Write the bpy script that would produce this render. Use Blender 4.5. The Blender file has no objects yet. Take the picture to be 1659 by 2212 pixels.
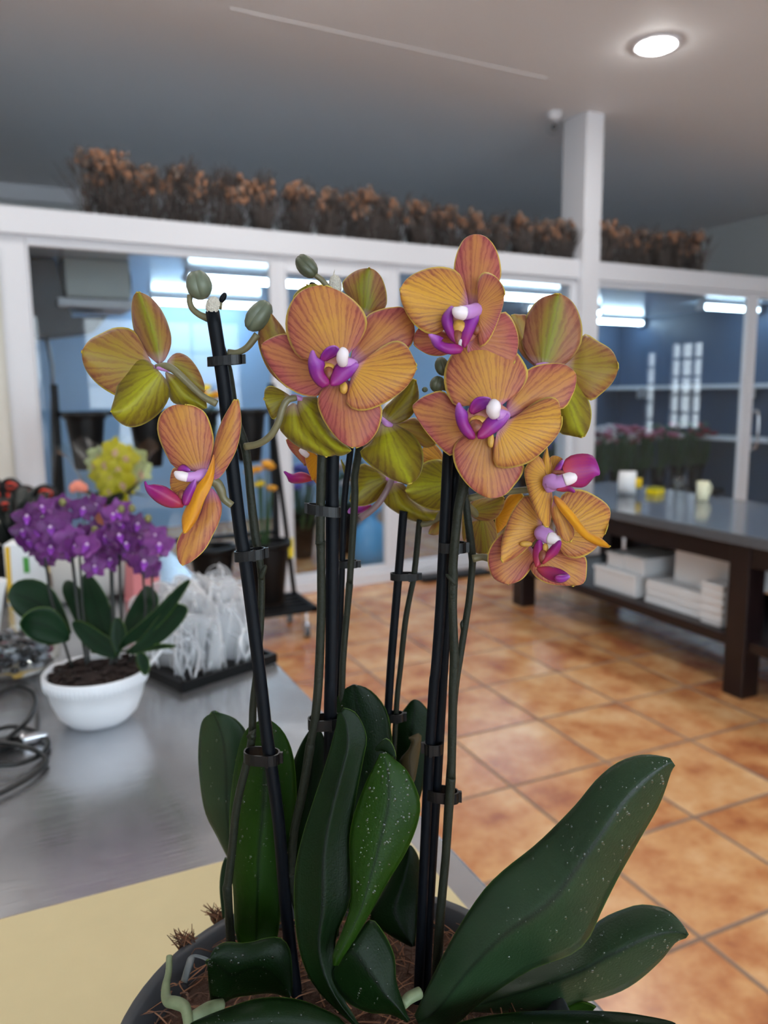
import bpy, math, random
import numpy as np
from mathutils import Vector, Matrix

# ------------------------------------------------------------------ camera
scene = bpy.context.scene
COL = scene.collection
EYE = 1.40
FPX, CX, CY = 1660.0, 829.5, 1106.0

def cam_basis(yaw=24.6, pitch=8.7, roll=0.6):
    y, p, r = map(math.radians, (yaw, pitch, roll))
    f = np.array([math.sin(y) * math.cos(p), math.cos(y) * math.cos(p), -math.sin(p)])
    rt = np.array([math.cos(y), -math.sin(y), 0.0])
    up = np.cross(rt, f)
    c, s = math.cos(r), math.sin(r)
    return rt * c - up * s, up * c + rt * s, f

RT, UP, FW = cam_basis()
C0 = np.array([0.0, 0.0, EYE])
camd = bpy.data.cameras.new('camera')
cam = bpy.data.objects.new('camera', camd)
COL.objects.link(cam)
M = Matrix.Identity(4)
for i in range(3):
    M[i][0], M[i][1], M[i][2], M[i][3] = RT[i], UP[i], -FW[i], C0[i]
cam.matrix_world = M
camd.sensor_fit = 'HORIZONTAL'
camd.sensor_width = 36.0
camd.lens = 36.0 * FPX / 1659.0
camd.clip_start = 0.02
camd.clip_end = 100
camd.dof.use_dof = True
camd.dof.focus_distance = 0.37
camd.dof.aperture_fstop = 12.5
scene.camera = cam

# ------------------------------------------------------------------ light set-up
vs = scene.view_settings
vs.view_transform = 'Standard'
vs.look = 'None'
vs.gamma = 1.0
vs.use_curve_mapping = False
vs.exposure = 0.45
scene.cycles.max_bounces = 8
scene.cycles.transparent_max_bounces = 12
scene.cycles.sample_clamp_indirect = 4.0
scene.cycles.caustics_reflective = True
scene.cycles.caustics_refractive = False

SKY_STRENGTH = 6.0          # daylight seen through the shop windows
LAMP_STRENGTH = 85.0        # round ceiling lamps
TUBE_STRENGTH = 18.0         # blue-white tubes in the cold room

world = bpy.data.worlds.new('daylight')
scene.world = world
world.use_nodes = True
bg = world.node_tree.nodes['Background']
bg.inputs[0].default_value = (0.84, 0.92, 1.0, 1)
bg.inputs[1].default_value = SKY_STRENGTH

CEIL = 3.53
YW = 5.2                    # glazed partition
LAMPS = [(3.705, 3.96), (1.46, 4.02), (-0.8, 4.0),
         (3.7, 1.5), (1.46, 1.5), (-0.8, 1.5)]

# ------------------------------------------------------------------ helpers
def lin(c):
    c = c / 255.0
    return c / 12.92 if c <= 0.04045 else ((c + 0.055) / 1.055) ** 2.4

def rgb(r, g, b):
    return (lin(r), lin(g), lin(b), 1.0)

def ray(px, py):
    return FW + RT * ((px - CX) / FPX) - UP * ((py - CY) / FPX)

def at(px, py, d):
    return C0 + ray(px, py) * d

def on_z(px, py, z):
    r = ray(px, py)
    return C0 + r * ((z - EYE) / r[2])

def on_y(px, py, y):
    r = ray(px, py)
    return C0 + r * (y / r[1])

def on_x(px, py, x):
    r = ray(px, py)
    return C0 + r * (x / r[0])

CROPS = {'C1': (0, 250, 1.9988), 'C3': (150, 580, 3.3022), 'C4': (530, 520, 3.5116),
         'C5': (840, 480, 2.7654), 'C6': (0, 950, 2.7643), 'C7': (560, 850, 3.0164),
         'C8': (1060, 580, 2.3539), 'D1': (400, 1450, 2.765), 'D2': (850, 1600, 2.0507),
         'D3': (200, 1850, 3.318), 'D7': (480, 1050, 3.4029), 'E1': (0, 950, 4.1475), 'F': (0, 0, 1.0)}

def cv(crop, p):
    x0, y0, s = CROPS[crop]
    return np.array([x0 + p[0] / s, y0 + p[1] / s])

class MB:
    """collects geometry for ONE mesh object"""
    def __init__(self):
        self.v, self.f, self.m, self.uv, self.fan = [], [], [], [], []
    def add(self, verts, faces, mat=0, uvs=None, fan=None):
        o = len(self.v)
        self.v += [tuple(map(float, p)) for p in verts]
        self.uv += uvs if uvs is not None else [(0.5, 0.5)] * len(verts)
        self.fan += fan if fan is not None else [(0.0, 0.5)] * len(verts)
        for fc in faces:
            self.f.append(tuple(o + i for i in fc))
            self.m.append(mat)
        return self
    def box(self, x0, x1, y0, y1, z0, z1, mat=0):
        v = [(x, y, z) for x in (x0, x1) for y in (y0, y1) for z in (z0, z1)]
        f = [(0, 1, 3, 2), (4, 6, 7, 5), (0, 4, 5, 1), (2, 3, 7, 6), (0, 2, 6, 4), (1, 5, 7, 3)]
        return self.add(v, f, mat)
    def tube(self, pts, rad, n=10, mat=0, cap=True, closed=False, sub=4, flat=1.0):
        pts = np.array(pts, float)
        rad = np.array([rad] * len(pts) if np.isscalar(rad) else rad, float)
        if sub > 1 and len(pts) > 2:
            pr = catmull(np.c_[pts, rad], sub, closed)
            pts, rad = pr[:, :3], pr[:, 3]
        N = len(pts)
        tang = np.zeros_like(pts)
        for i in range(N):
            a = pts[(i - 1) % N] if (closed or i > 0) else pts[i]
            b = pts[(i + 1) % N] if (closed or i < N - 1) else pts[i]
            t = b - a
            tang[i] = t / (np.linalg.norm(t) + 1e-12)
        ref = np.array([0, 0, 1.0]) if abs(tang[0][2]) < 0.9 else np.array([1.0, 0, 0])
        u = np.cross(tang[0], ref); u /= np.linalg.norm(u)
        V = []
        for i in range(N):
            u = u - tang[i] * (u @ tang[i]); u /= (np.linalg.norm(u) + 1e-12)
            w = np.cross(tang[i], u)
            for k in range(n):
                a = 2 * math.pi * k / n
                V.append(pts[i] + (u * math.cos(a) + w * math.sin(a) * flat) * rad[i])
        F = []
        for i in range(N if closed else N - 1):
            j = (i + 1) % N
            for k in range(n):
                k2 = (k + 1) % n
                F.append((i * n + k, i * n + k2, j * n + k2, j * n + k))
        if cap and not closed:
            F.append(tuple(range(n))[::-1])
            F.append(tuple((N - 1) * n + k for k in range(n)))
        uv = [(k / n, i / max(1, N - 1)) for i in range(N) for k in range(n)]
        return self.add(V, F, mat, uv)
    def lathe(self, prof, c=(0, 0, 0), n=32, mat=0):
        V, F = [], []
        for r, z in prof:
            for k in range(n):
                a = 2 * math.pi * k / n
                V.append((c[0] + r * math.cos(a), c[1] + r * math.sin(a), c[2] + z))
        for i in range(len(prof) - 1):
            for k in range(n):
                k2 = (k + 1) % n
                F.append((i * n + k, i * n + k2, (i + 1) * n + k2, (i + 1) * n + k))
        return self.add(V, F, mat)
    def ball(self, c, r, mat=0, n=10, m=7, axes=None):
        """ellipsoid; r scalar or 3 radii along axes"""
        r = (r, r, r) if np.isscalar(r) else r
        ax = np.eye(3) if axes is None else np.array(axes, float)
        V, F = [], []
        for i in range(m + 1):
            t = math.pi * (0.02 + 0.96 * i / m)
            for k in range(n):
                a = 2 * math.pi * k / n
                V.append(np.array(c) + ax[0] * r[0] * math.sin(t) * math.cos(a)
                         + ax[1] * r[1] * math.sin(t) * math.sin(a) + ax[2] * r[2] * math.cos(t))
        for i in range(m):
            for k in range(n):
                k2 = (k + 1) % n
                F.append((i * n + k, (i + 1) * n + k, (i + 1) * n + k2, i * n + k2))
        F.append(tuple(range(n)))
        F.append(tuple(m * n + k for k in range(n))[::-1])
        return self.add(V, F, mat)

def catmull(P, sub=6, closed=False):
    P = np.array(P, float)
    n = len(P)
    out = []
    for i in range(n if closed else n - 1):
        if closed:
            p0, p1, p2, p3 = P[(i - 1) % n], P[i], P[(i + 1) % n], P[(i + 2) % n]
        else:
            p1, p2 = P[i], P[i + 1]
            p0 = P[i - 1] if i > 0 else 2 * p1 - p2
            p3 = P[i + 2] if i + 2 < n else 2 * p2 - p1
        for k in range(sub):
            t = k / sub
            out.append(0.5 * (2 * p1 + (p2 - p0) * t + (2 * p0 - 5 * p1 + 4 * p2 - p3) * t * t
                              + (3 * p1 - p0 - 3 * p2 + p3) * t ** 3))
    if not closed:
        out.append(P[-1])
    return np.array(out)

def resample(P, n, a=0.0, b=1.0, pw=1.0):
    d = np.r_[0, np.cumsum(np.linalg.norm(np.diff(P, axis=0), axis=1))]
    t = (a + (b - a) * (1 - (1 - np.linspace(0, 1, n)) ** pw)) * d[-1]
    return np.c_[[np.interp(t, d, P[:, k]) for k in range(P.shape[1])]].T

def leafgrid(mb, crop, base, left, tip, right, d0, d1, cup=0.0, bend=0.0, wav=0.0, fold=0.0,
             nu=10, nv=16, mat=0, ph=0.0, twist=0.0):
    """a curved blade between two side curves; d0/d1 = distance of base and tip"""
    q = [cv(crop, base)] + [cv(crop, p) for p in left] + [cv(crop, tip)]
    k = len(q) - 1
    q += [cv(crop, p) for p in reversed(right)] + [cv(crop, base)]
    c = catmull(q, 8)
    Lc, Rc = c[:k * 8 + 1], c[k * 8:][::-1]
    L = resample(Lc, nv + 1, 0.03, 0.985, 1.35)
    R = resample(Rc, nv + 1, 0.03, 0.985, 1.35)
    V, F, UV, FAN = [], [], [], []
    q0 = q[0] - (q[k] - q[0]) * 0.10
    axl = np.linalg.norm(q[k] - q0); axd = (q[k] - q0) / axl; axn = np.array([-axd[1], axd[0]])
    for j in range(nv + 1):
        v = j / nv
        w = math.sin(math.pi * min(1, max(0, 0.08 + 0.9 * v)))
        for i in range(nu + 1):
            s = i / nu
            e = 2 * s - 1
            p = L[j] * (1 - s) + R[j] * s
            d = d0 + (d1 - d0) * v + bend * math.sin(math.pi * v) + cup * e * e * w + fold * abs(e) * w
            d += wav * abs(e) ** 2 * math.sin(7.0 * v + 2.2 * e + ph) + twist * e * v
            V.append(at(p[0], p[1], d))
            UV.append((s, v))
            h_ = p - q0
            FAN.append((math.atan2(h_ @ axn, h_ @ axd), float(np.linalg.norm(h_) / axl)))
    for j in range(nv):
        for i in range(nu):
            a = j * (nu + 1) + i
            F.append((a, a + 1, a + nu + 2, a + nu + 1))
    a = (nv // 2) * (nu + 1) + nu // 2
    n = np.cross(np.array(V[a + 1]) - V[a], np.array(V[a + nu + 1]) - V[a])
    if n @ (C0 - V[a]) < 0:
        F = [f[::-1] for f in F]
    mb.add(V, F, mat, UV, FAN)
    return mb

def link(name, me, mats, parent=None, smooth=True):
    o = bpy.data.objects.new(name, me)
    COL.objects.link(o)
    for m in (mats if isinstance(mats, (list, tuple)) else [mats]):
        me.materials.append(m)
    if parent is not None:
        o.parent = parent
        if parent.type == 'EMPTY':
            o.location = -Vector(parent.location)
    return o

def obj(name, mb, mats, parent=None, smooth=True, local=False):
    me = bpy.data.meshes.new(name)
    me.from_pydata(mb.v, [], mb.f)
    uvl = me.uv_layers.new(name='UVMap')
    li = np.empty(len(me.loops), dtype=np.int32)
    me.loops.foreach_get('vertex_index', li)
    uvl.data.foreach_set('uv', np.array(mb.uv, dtype=np.float32)[li].ravel())
    if len(mb.fan) == len(mb.v):
        fl_ = me.uv_layers.new(name='Fan')
        fl_.data.foreach_set('uv', np.array(mb.fan, dtype=np.float32)[li].ravel())
    me.polygons.foreach_set('material_index', np.array(mb.m, dtype=np.int32))
    me.polygons.foreach_set('use_smooth', np.array([smooth] * len(mb.f)))
    me.update()
    o = link(name, me, mats, parent)
    if local and parent is not None:
        o.location = (0, 0, 0)
    return o

def tag(o, label=None, cat=None, group=None, kind=None):
    if label: o['label'] = label
    if cat: o['category'] = cat
    if group: o['group'] = group
    if kind: o['kind'] = kind
    return o

def thing(name, loc, label, cat, group=None, rz=0.0):
    o = bpy.data.objects.new(name, None)
    COL.objects.link(o)
    o.empty_display_size = 0.05
    o.location = Vector(tuple(map(float, loc)))
    o.rotation_euler = (0, 0, rz)
    return tag(o, label, cat, group)

def dup(root, loc, rz=0.0, label=None, scale=1.0, group=None):
    r = root.copy(); COL.objects.link(r)
    r.location = Vector(tuple(map(float, loc))); r.rotation_euler = (0, 0, rz); r.scale = (scale,) * 3
    if label: r['label'] = label
    if group: r['group'] = group
    for ch in list(root.children):
        c = ch.copy(); COL.objects.link(c); c.parent = r
        for g in list(ch.children):
            d = g.copy(); COL.objects.link(d); d.parent = c
    return r

def bevel(o, w=0.004, seg=2):
    m = o.modifiers.new('bevel', 'BEVEL'); m.width = w; m.segments = seg; m.limit_method = 'ANGLE'
    return o

def solid(o, t, off=-1.0, mo=0, mr=0):
    m = o.modifiers.new('solid', 'SOLIDIFY'); m.thickness = t; m.offset = off
    m.material_offset = mo; m.material_offset_rim = mr
    return o

def struct(name, mb, m, parent=None, smooth=False):
    o = obj(name, mb, m, parent, smooth)
    if parent is None:
        o['kind'] = 'structure'
    return o

# ------------------------------------------------------------------ materials
def newmat(name):
    m = bpy.data.materials.new(name)
    m.use_nodes = True
    nt = m.node_tree
    return m, nt, nt.nodes['Principled BSDF'], nt.nodes, nt.links

def mat(name, c, rough=0.5, metal=0.0, spec=0.5, noise=0.0, nscale=20.0, bump=0.0, bscale=60.0, coat=0.0, trans=0.0, sub=0.0):
    m, nt, b, N, L = newmat(name)
    b.inputs['Base Color'].default_value = c
    b.inputs['Roughness'].default_value = rough
    b.inputs['Metallic'].default_value = metal
    b.inputs['Specular IOR Level'].default_value = spec
    b.inputs['Coat Weight'].default_value = coat
    if noise > 0 or bump > 0:
        tc = N.new('ShaderNodeTexCoord')
    if noise > 0:
        nz = N.new('ShaderNodeTexNoise'); nz.inputs['Scale'].default_value = nscale
        nz.inputs['Detail'].default_value = 5
        L.new(tc.outputs['Object'], nz.inputs['Vector'])
        mx = N.new('ShaderNodeMix'); mx.data_type = 'RGBA'
        mx.inputs['A'].default_value = tuple(x * (1 - noise) for x in c[:3]) + (1,)
        mx.inputs['B'].default_value = tuple(min(1, x * (1 + noise)) for x in c[:3]) + (1,)
        L.new(nz.outputs['Fac'], mx.inputs['Factor'])
        L.new(mx.outputs['Result'], b.inputs['Base Color'])
    if bump > 0:
        n2 = N.new('ShaderNodeTexNoise'); n2.inputs['Scale'].default_value = bscale; n2.inputs['Detail'].default_value = 4
        L.new(tc.outputs['Object'], n2.inputs['Vector'])
        bp = N.new('ShaderNodeBump'); bp.inputs['Strength'].default_value = bump; bp.inputs['Distance'].default_value = 0.01
        L.new(n2.outputs['Fac'], bp.inputs['Height']); L.new(bp.outputs['Normal'], b.inputs['Normal'])
    if trans > 0:
        tr = N.new('ShaderNodeBsdfTranslucent'); tr.inputs['Color'].default_value = c
        ms = N.new('ShaderNodeMixShader'); ms.inputs['Fac'].default_value = trans
        L.new(b.outputs[0], ms.inputs[1]); L.new(tr.outputs[0], ms.inputs[2])
        L.new(ms.outputs[0], N['Material Output'].inputs['Surface'])
    return m

def emis(name, c, s):
    m, nt, b, N, L = newmat(name)
    b.inputs['Base Color'].default_value = (0.8, 0.8, 0.8, 1)
    b.inputs['Emission Color'].default_value = c
    b.inputs['Emission Strength'].default_value = s
    return m

def glassmat(name, tint=(1, 1, 1, 1), ior=1.5, boost=1.0, rough=0.0, base=0.0):
    """thin pane: see-through plus mirror reflection by Fresnel"""
    m, nt, b, N, L = newmat(name)
    t = N.new('ShaderNodeBsdfTransparent'); t.inputs['Color'].default_value = tint
    g = N.new('ShaderNodeBsdfGlossy'); g.inputs['Roughness'].default_value = rough
    fr = N.new('ShaderNodeFresnel'); fr.inputs['IOR'].default_value = ior
    ma = N.new('ShaderNodeMath'); ma.operation = 'MULTIPLY_ADD'; ma.inputs[1].default_value = boost; ma.inputs[2].default_value = base
    ge = N.new('ShaderNodeNewGeometry')
    L.new(mth(N, L, 'MULTIPLY', fr.outputs[0], mth(N, L, 'SUBTRACT', 1.0, ge.outputs['Backfacing'])), ma.inputs[0])
    ms = N.new('ShaderNodeMixShader')
    L.new(ma.outputs[0], ms.inputs['Fac']); L.new(t.outputs[0], ms.inputs[1]); L.new(g.outputs[0], ms.inputs[2])
    L.new(ms.outputs[0], N['Material Output'].inputs['Surface'])
    return m

def mth(N, L, op, a, b=None, c=None):
    n = N.new('ShaderNodeMath'); n.operation = op
    for i, x in enumerate((a, b, c)):
        if x is None: continue
        if isinstance(x, (int, float)): n.inputs[i].default_value = x
        else: L.new(x, n.inputs[i])
    return n.outputs[0]

def mixc(N, L, f, a, b):
    n = N.new('ShaderNodeMix'); n.data_type = 'RGBA'
    for k, x in (('Factor', f), ('A', a), ('B', b)):
        s = n.inputs[k] if k != 'Factor' else n.inputs[0]
        if isinstance(x, (int, float)): s.default_value = x
        elif isinstance(x, tuple): n.inputs[{'A': 6, 'B': 7}[k]].default_value = x
        else: L.new(x, s if k == 'Factor' else n.inputs[{'A': 6, 'B': 7}[k]])
    return n.outputs[2]

def petal_mat(name, core, edge, vein, rim, basec, midrib=None, veinfreq=38.0, trans=0.35, vthick=0.48, veinamt=0.75):
    m, nt, b, N, L = newmat(name)
    uv = N.new('ShaderNodeUVMap'); uv.uv_map = 'UVMap'; sp = N.new('ShaderNodeSeparateXYZ'); L.new(uv.outputs[0], sp.inputs[0])
    U_, V_ = sp.outputs[0], sp.outputs[1]
    oi = N.new('ShaderNodeObjectInfo')
    so = N.new('ShaderNodeSeparateColor'); L.new(oi.outputs['Color'], so.inputs[0])
    e = mth(N, L, 'ABSOLUTE', mth(N, L, 'MULTIPLY_ADD', U_, 2.0, -1.0))
    tc = N.new('ShaderNodeTexCoord')
    nz = N.new('ShaderNodeTexNoise'); nz.inputs['Scale'].default_value = 90; nz.inputs['Detail'].default_value = 3
    L.new(tc.outputs['Object'], nz.inputs['Vector'])
    nb = N.new('ShaderNodeTexNoise'); nb.inputs['Scale'].default_value = 700; nb.inputs['Detail'].default_value = 2
    L.new(tc.outputs['Object'], nb.inputs['Vector'])
    # body colour: core -> edge with distance from the middle, per-flower pinkness from the object colour
    f = mth(N, L, 'POWER', e, 1.6)
    f = mth(N, L, 'MULTIPLY_ADD', f, 0.8, mth(N, L, 'MULTIPLY_ADD', nz.outputs['Fac'], 0.9, -0.42))
    f = mth(N, L, 'ADD', f, mth(N, L, 'MULTIPLY_ADD', so.outputs[0], 1.0, -0.5))
    fc = N.new('ShaderNodeClamp'); L.new(f, fc.inputs[0])
    c = mixc(N, L, fc.outputs[0], core, edge)
    yl = mth(N, L, 'MULTIPLY', so.outputs[2], mth(N, L, 'SUBTRACT', 1.0, mth(N, L, 'MULTIPLY', e, e)))
    c = mixc(N, L, yl, c, rgb(224, 172, 44))
    if midrib:
        g = N.new('ShaderNodeMapRange'); g.inputs['From Min'].default_value = 0.5; g.inputs['From Max'].default_value = 0.05
        L.new(e, g.inputs['Value'])
        gm = mth(N, L, 'MULTIPLY', g.outputs[0], so.outputs[1])
        c = mixc(N, L, gm, c, midrib)
    # veins: broken lines that fan out from the base and fork towards the margin
    fu = N.new('ShaderNodeUVMap'); fu.uv_map = 'Fan'; fs = N.new('ShaderNodeSeparateXYZ'); L.new(fu.outputs[0], fs.inputs[0])
    A_, R_ = fs.outputs[0], fs.outputs[1]
    nv_ = N.new('ShaderNodeTexNoise'); nv_.inputs['Scale'].default_value = 330; nv_.inputs['Detail'].default_value = 4
    L.new(tc.outputs['Object'], nv_.inputs['Vector'])
    def ring(fr, ph, amp, lo):
        w_ = mth(N, L, 'MULTIPLY_ADD', A_, fr, ph)
        w_ = mth(N, L, 'MULTIPLY_ADD', nz.outputs['Fac'], 3.0, w_)
        w_ = mth(N, L, 'MULTIPLY_ADD', nv_.outputs['Fac'], amp, w_)
        sn_ = mth(N, L, 'SINE', w_)
        r_ = N.new('ShaderNodeMapRange'); r_.inputs['From Min'].default_value = lo; r_.inputs['From Max'].default_value = 1.0; L.new(sn_, r_.inputs['Value'])
        return sn_, r_.outputs[0]
    sn, l1 = ring(veinfreq, 0.4, 2.2, vthick)
    _, l2 = ring(veinfreq * 2.0, 1.9, 4.5, vthick + .05)
    _, l3 = ring(veinfreq * 3.6, 0.2, 7.0, vthick + .1)
    def ramp(x, a0, a1):
        r_ = N.new('ShaderNodeMapRange'); r_.inputs['From Min'].default_value = a0; r_.inputs['From Max'].default_value = a1; L.new(x, r_.inputs['Value'])
        return r_.outputs[0]
    brk = ramp(nv_.outputs['Fac'], .34, .58)
    vv = mth(N, L, 'MULTIPLY', l1, mth(N, L, 'MULTIPLY_ADD', brk, .45, .55))
    vv = mth(N, L, 'MAXIMUM', vv, mth(N, L, 'MULTIPLY', l2, mth(N, L, 'MULTIPLY', ramp(R_, .30, .60), .75)))
    vv = mth(N, L, 'MAXIMUM', vv, mth(N, L, 'MULTIPLY', l3, mth(N, L, 'MULTIPLY', ramp(e, .35, .8), mth(N, L, 'MULTIPLY', brk, .65))))
    vv = mth(N, L, 'MULTIPLY', vv, mth(N, L, 'MULTIPLY', mth(N, L, 'MULTIPLY_ADD', e, veinamt * .55, veinamt * .5), ramp(nz.outputs['Fac'], .15, .5)))
    mot = mth(N, L, 'MULTIPLY_ADD', nb.outputs['Fac'], .55, -.10)
    c = mixc(N, L, mth(N, L, 'MULTIPLY', mot, .5), c, edge)
    c = mixc(N, L, vv, c, vein)
    # purple flush at the base
    bs = N.new('ShaderNodeMapRange'); bs.inputs['From Min'].default_value = 0.16; bs.inputs['From Max'].default_value = 0.0; L.new(V_, bs.inputs['Value'])
    c = mixc(N, L, mth(N, L, 'MULTIPLY', bs.outputs[0], 0.85), c, basec)
    # thin pale rim
    rm = N.new('ShaderNodeMapRange'); rm.inputs['From Min'].default_value = 0.93; rm.inputs['From Max'].default_value = 0.975; L.new(e, rm.inputs['Value'])
    rv = N.new('ShaderNodeMapRange'); rv.inputs['From Min'].default_value = 0.955; rv.inputs['From Max'].default_value = 0.992; L.new(V_, rv.inputs['Value'])
    vr = N.new('ShaderNodeMapRange'); vr.inputs['From Min'].default_value = 0.12; vr.inputs['From Max'].default_value = 0.4; L.new(V_, vr.inputs['Value'])
    rr = mth(N, L, 'MAXIMUM', mth(N, L, 'MULTIPLY', rm.outputs[0], vr.outputs[0]), rv.outputs[0])
    c = mixc(N, L, mth(N, L, 'MULTIPLY', rr, 0.8), c, rim)
    L.new(c, b.inputs['Base Color'])
    b.inputs['Roughness'].default_value = 0.42
    b.inputs['Specular IOR Level'].default_value = 0.3
    b.inputs['Sheen Weight'].default_value = 0.1
    bp = N.new('ShaderNodeBump'); bp.inputs['Strength'].default_value = 0.25; bp.inputs['Distance'].default_value = 0.00025
    h = mth(N, L, 'MULTIPLY_ADD', sn, -0.5, mth(N, L, 'MULTIPLY', nb.outputs['Fac'], 0.6))
    L.new(h, bp.inputs['Height']); L.new(bp.outputs[0], b.inputs['Normal'])
    tr = N.new('ShaderNodeBsdfTranslucent'); L.new(c, tr.inputs['Color'])
    ms = N.new('ShaderNodeMixShader'); ms.inputs['Fac'].default_value = trans
    L.new(b.outputs[0], ms.inputs[1]); L.new(tr.outputs[0], ms.inputs[2])
    L.new(ms.outputs[0], N['Material Output'].inputs['Surface'])
    return m

def leaf_mat(name, c1, c2, rough=0.33, trans=0.05, rib=None, spec=0.22):
    m, nt, b, N, L = newmat(name)
    uv = N.new('ShaderNodeUVMap'); uv.uv_map = 'UVMap'; sp = N.new('ShaderNodeSeparateXYZ'); L.new(uv.outputs[0], sp.inputs[0])
    e = mth(N, L, 'ABSOLUTE', mth(N, L, 'MULTIPLY_ADD', sp.outputs[0], 2.0, -1.0))
    tc = N.new('ShaderNodeTexCoord')
    nz = N.new('ShaderNodeTexNoise'); nz.inputs['Scale'].default_value = 35; nz.inputs['Detail'].default_value = 6
    L.new(tc.outputs['Object'], nz.inputs['Vector'])
    c = mixc(N, L, nz.outputs['Fac'], c1, c2)
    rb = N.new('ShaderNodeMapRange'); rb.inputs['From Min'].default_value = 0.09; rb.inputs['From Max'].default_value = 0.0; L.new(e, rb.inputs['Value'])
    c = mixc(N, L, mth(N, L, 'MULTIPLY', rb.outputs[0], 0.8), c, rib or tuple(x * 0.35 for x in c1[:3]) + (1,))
    rm = N.new('ShaderNodeMapRange'); rm.inputs['From Min'].default_value = 0.97; rm.inputs['From Max'].default_value = 1.0; L.new(e, rm.inputs['Value'])
    c = mixc(N, L, mth(N, L, 'MULTIPLY', rm.outputs[0], 0.5), c, rgb(96, 130, 50))
    L.new(c, b.inputs['Base Color'])
    b.inputs['Specular IOR Level'].default_value = spec
    n2 = N.new('ShaderNodeTexNoise'); n2.inputs['Scale'].default_value = 900; L.new(tc.outputs['Object'], n2.inputs['Vector'])
    st = mth(N, L, 'SINE', mth(N, L, 'MULTIPLY', sp.outputs[0], 150.0))
    bp = N.new('ShaderNodeBump'); bp.inputs['Strength'].default_value = 0.18; bp.inputs['Distance'].default_value = 0.001
    L.new(mth(N, L, 'MULTIPLY_ADD', st, 0.04, n2.outputs['Fac']), bp.inputs['Height']); L.new(bp.outputs[0], b.inputs['Normal'])
    rr = mth(N, L, 'MULTIPLY_ADD', nz.outputs['Fac'], 0.2, rough - 0.1)
    L.new(rr, b.inputs['Roughness'])
    tr = N.new('ShaderNodeBsdfTranslucent'); tr.inputs['Color'].default_value = rgb(60, 120, 20)
    ms = N.new('ShaderNodeMixShader'); ms.inputs['Fac'].default_value = trans
    L.new(b.outputs[0], ms.inputs[1]); L.new(tr.outputs[0], ms.inputs[2])
    L.new(ms.outputs[0], N['Material Output'].inputs['Surface'])
    return m

WHITE = mat('white_paint', rgb(222, 224, 230), 0.45)
CEILM = mat('ceiling_paint', rgb(238, 238, 240), 0.7, bump=0.05, bscale=200)
WALLM = mat('wall_paint', rgb(206, 208, 208), 0.7)
CREAM = mat('cream_door_paint', rgb(214, 212, 203), 0.5)
BLUEP = mat('cold_room_panel', rgb(158, 190, 226), 0.35)
SLATE = mat('slate_panel', rgb(62, 80, 104), 0.4)
GREYP = mat('grey_cold_room_panel', rgb(96, 98, 102), 0.5)
BLACK = mat('black_plastic', rgb(10, 11, 13), 0.4, spec=.2)
BLKMET = mat('black_powder_coat', rgb(12, 13, 15), 0.5, spec=.2)
DKWOOD = mat('dark_stained_wood', rgb(25, 11, 13), 0.4, noise=0.35, nscale=12)
STONE = mat('polished_grey_stone', rgb(92, 96, 102), 0.12, noise=0.12, nscale=40)
CHROME = mat('chrome', rgb(200, 203, 208), 0.2, metal=1.0)
PAPER = mat('white_card', rgb(228, 230, 232), 0.7)
GREYSTEEL = mat('galvanised_steel', rgb(150, 152, 156), 0.35, metal=1.0)
PANE = glassmat('clear_pane', (0.93, 0.96, 0.97, 1), 1.5, 1.6)
CLEAR = glassmat('clear_glassware', (0.97, 0.98, 0.98, 1), 1.45, 1.3)

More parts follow.
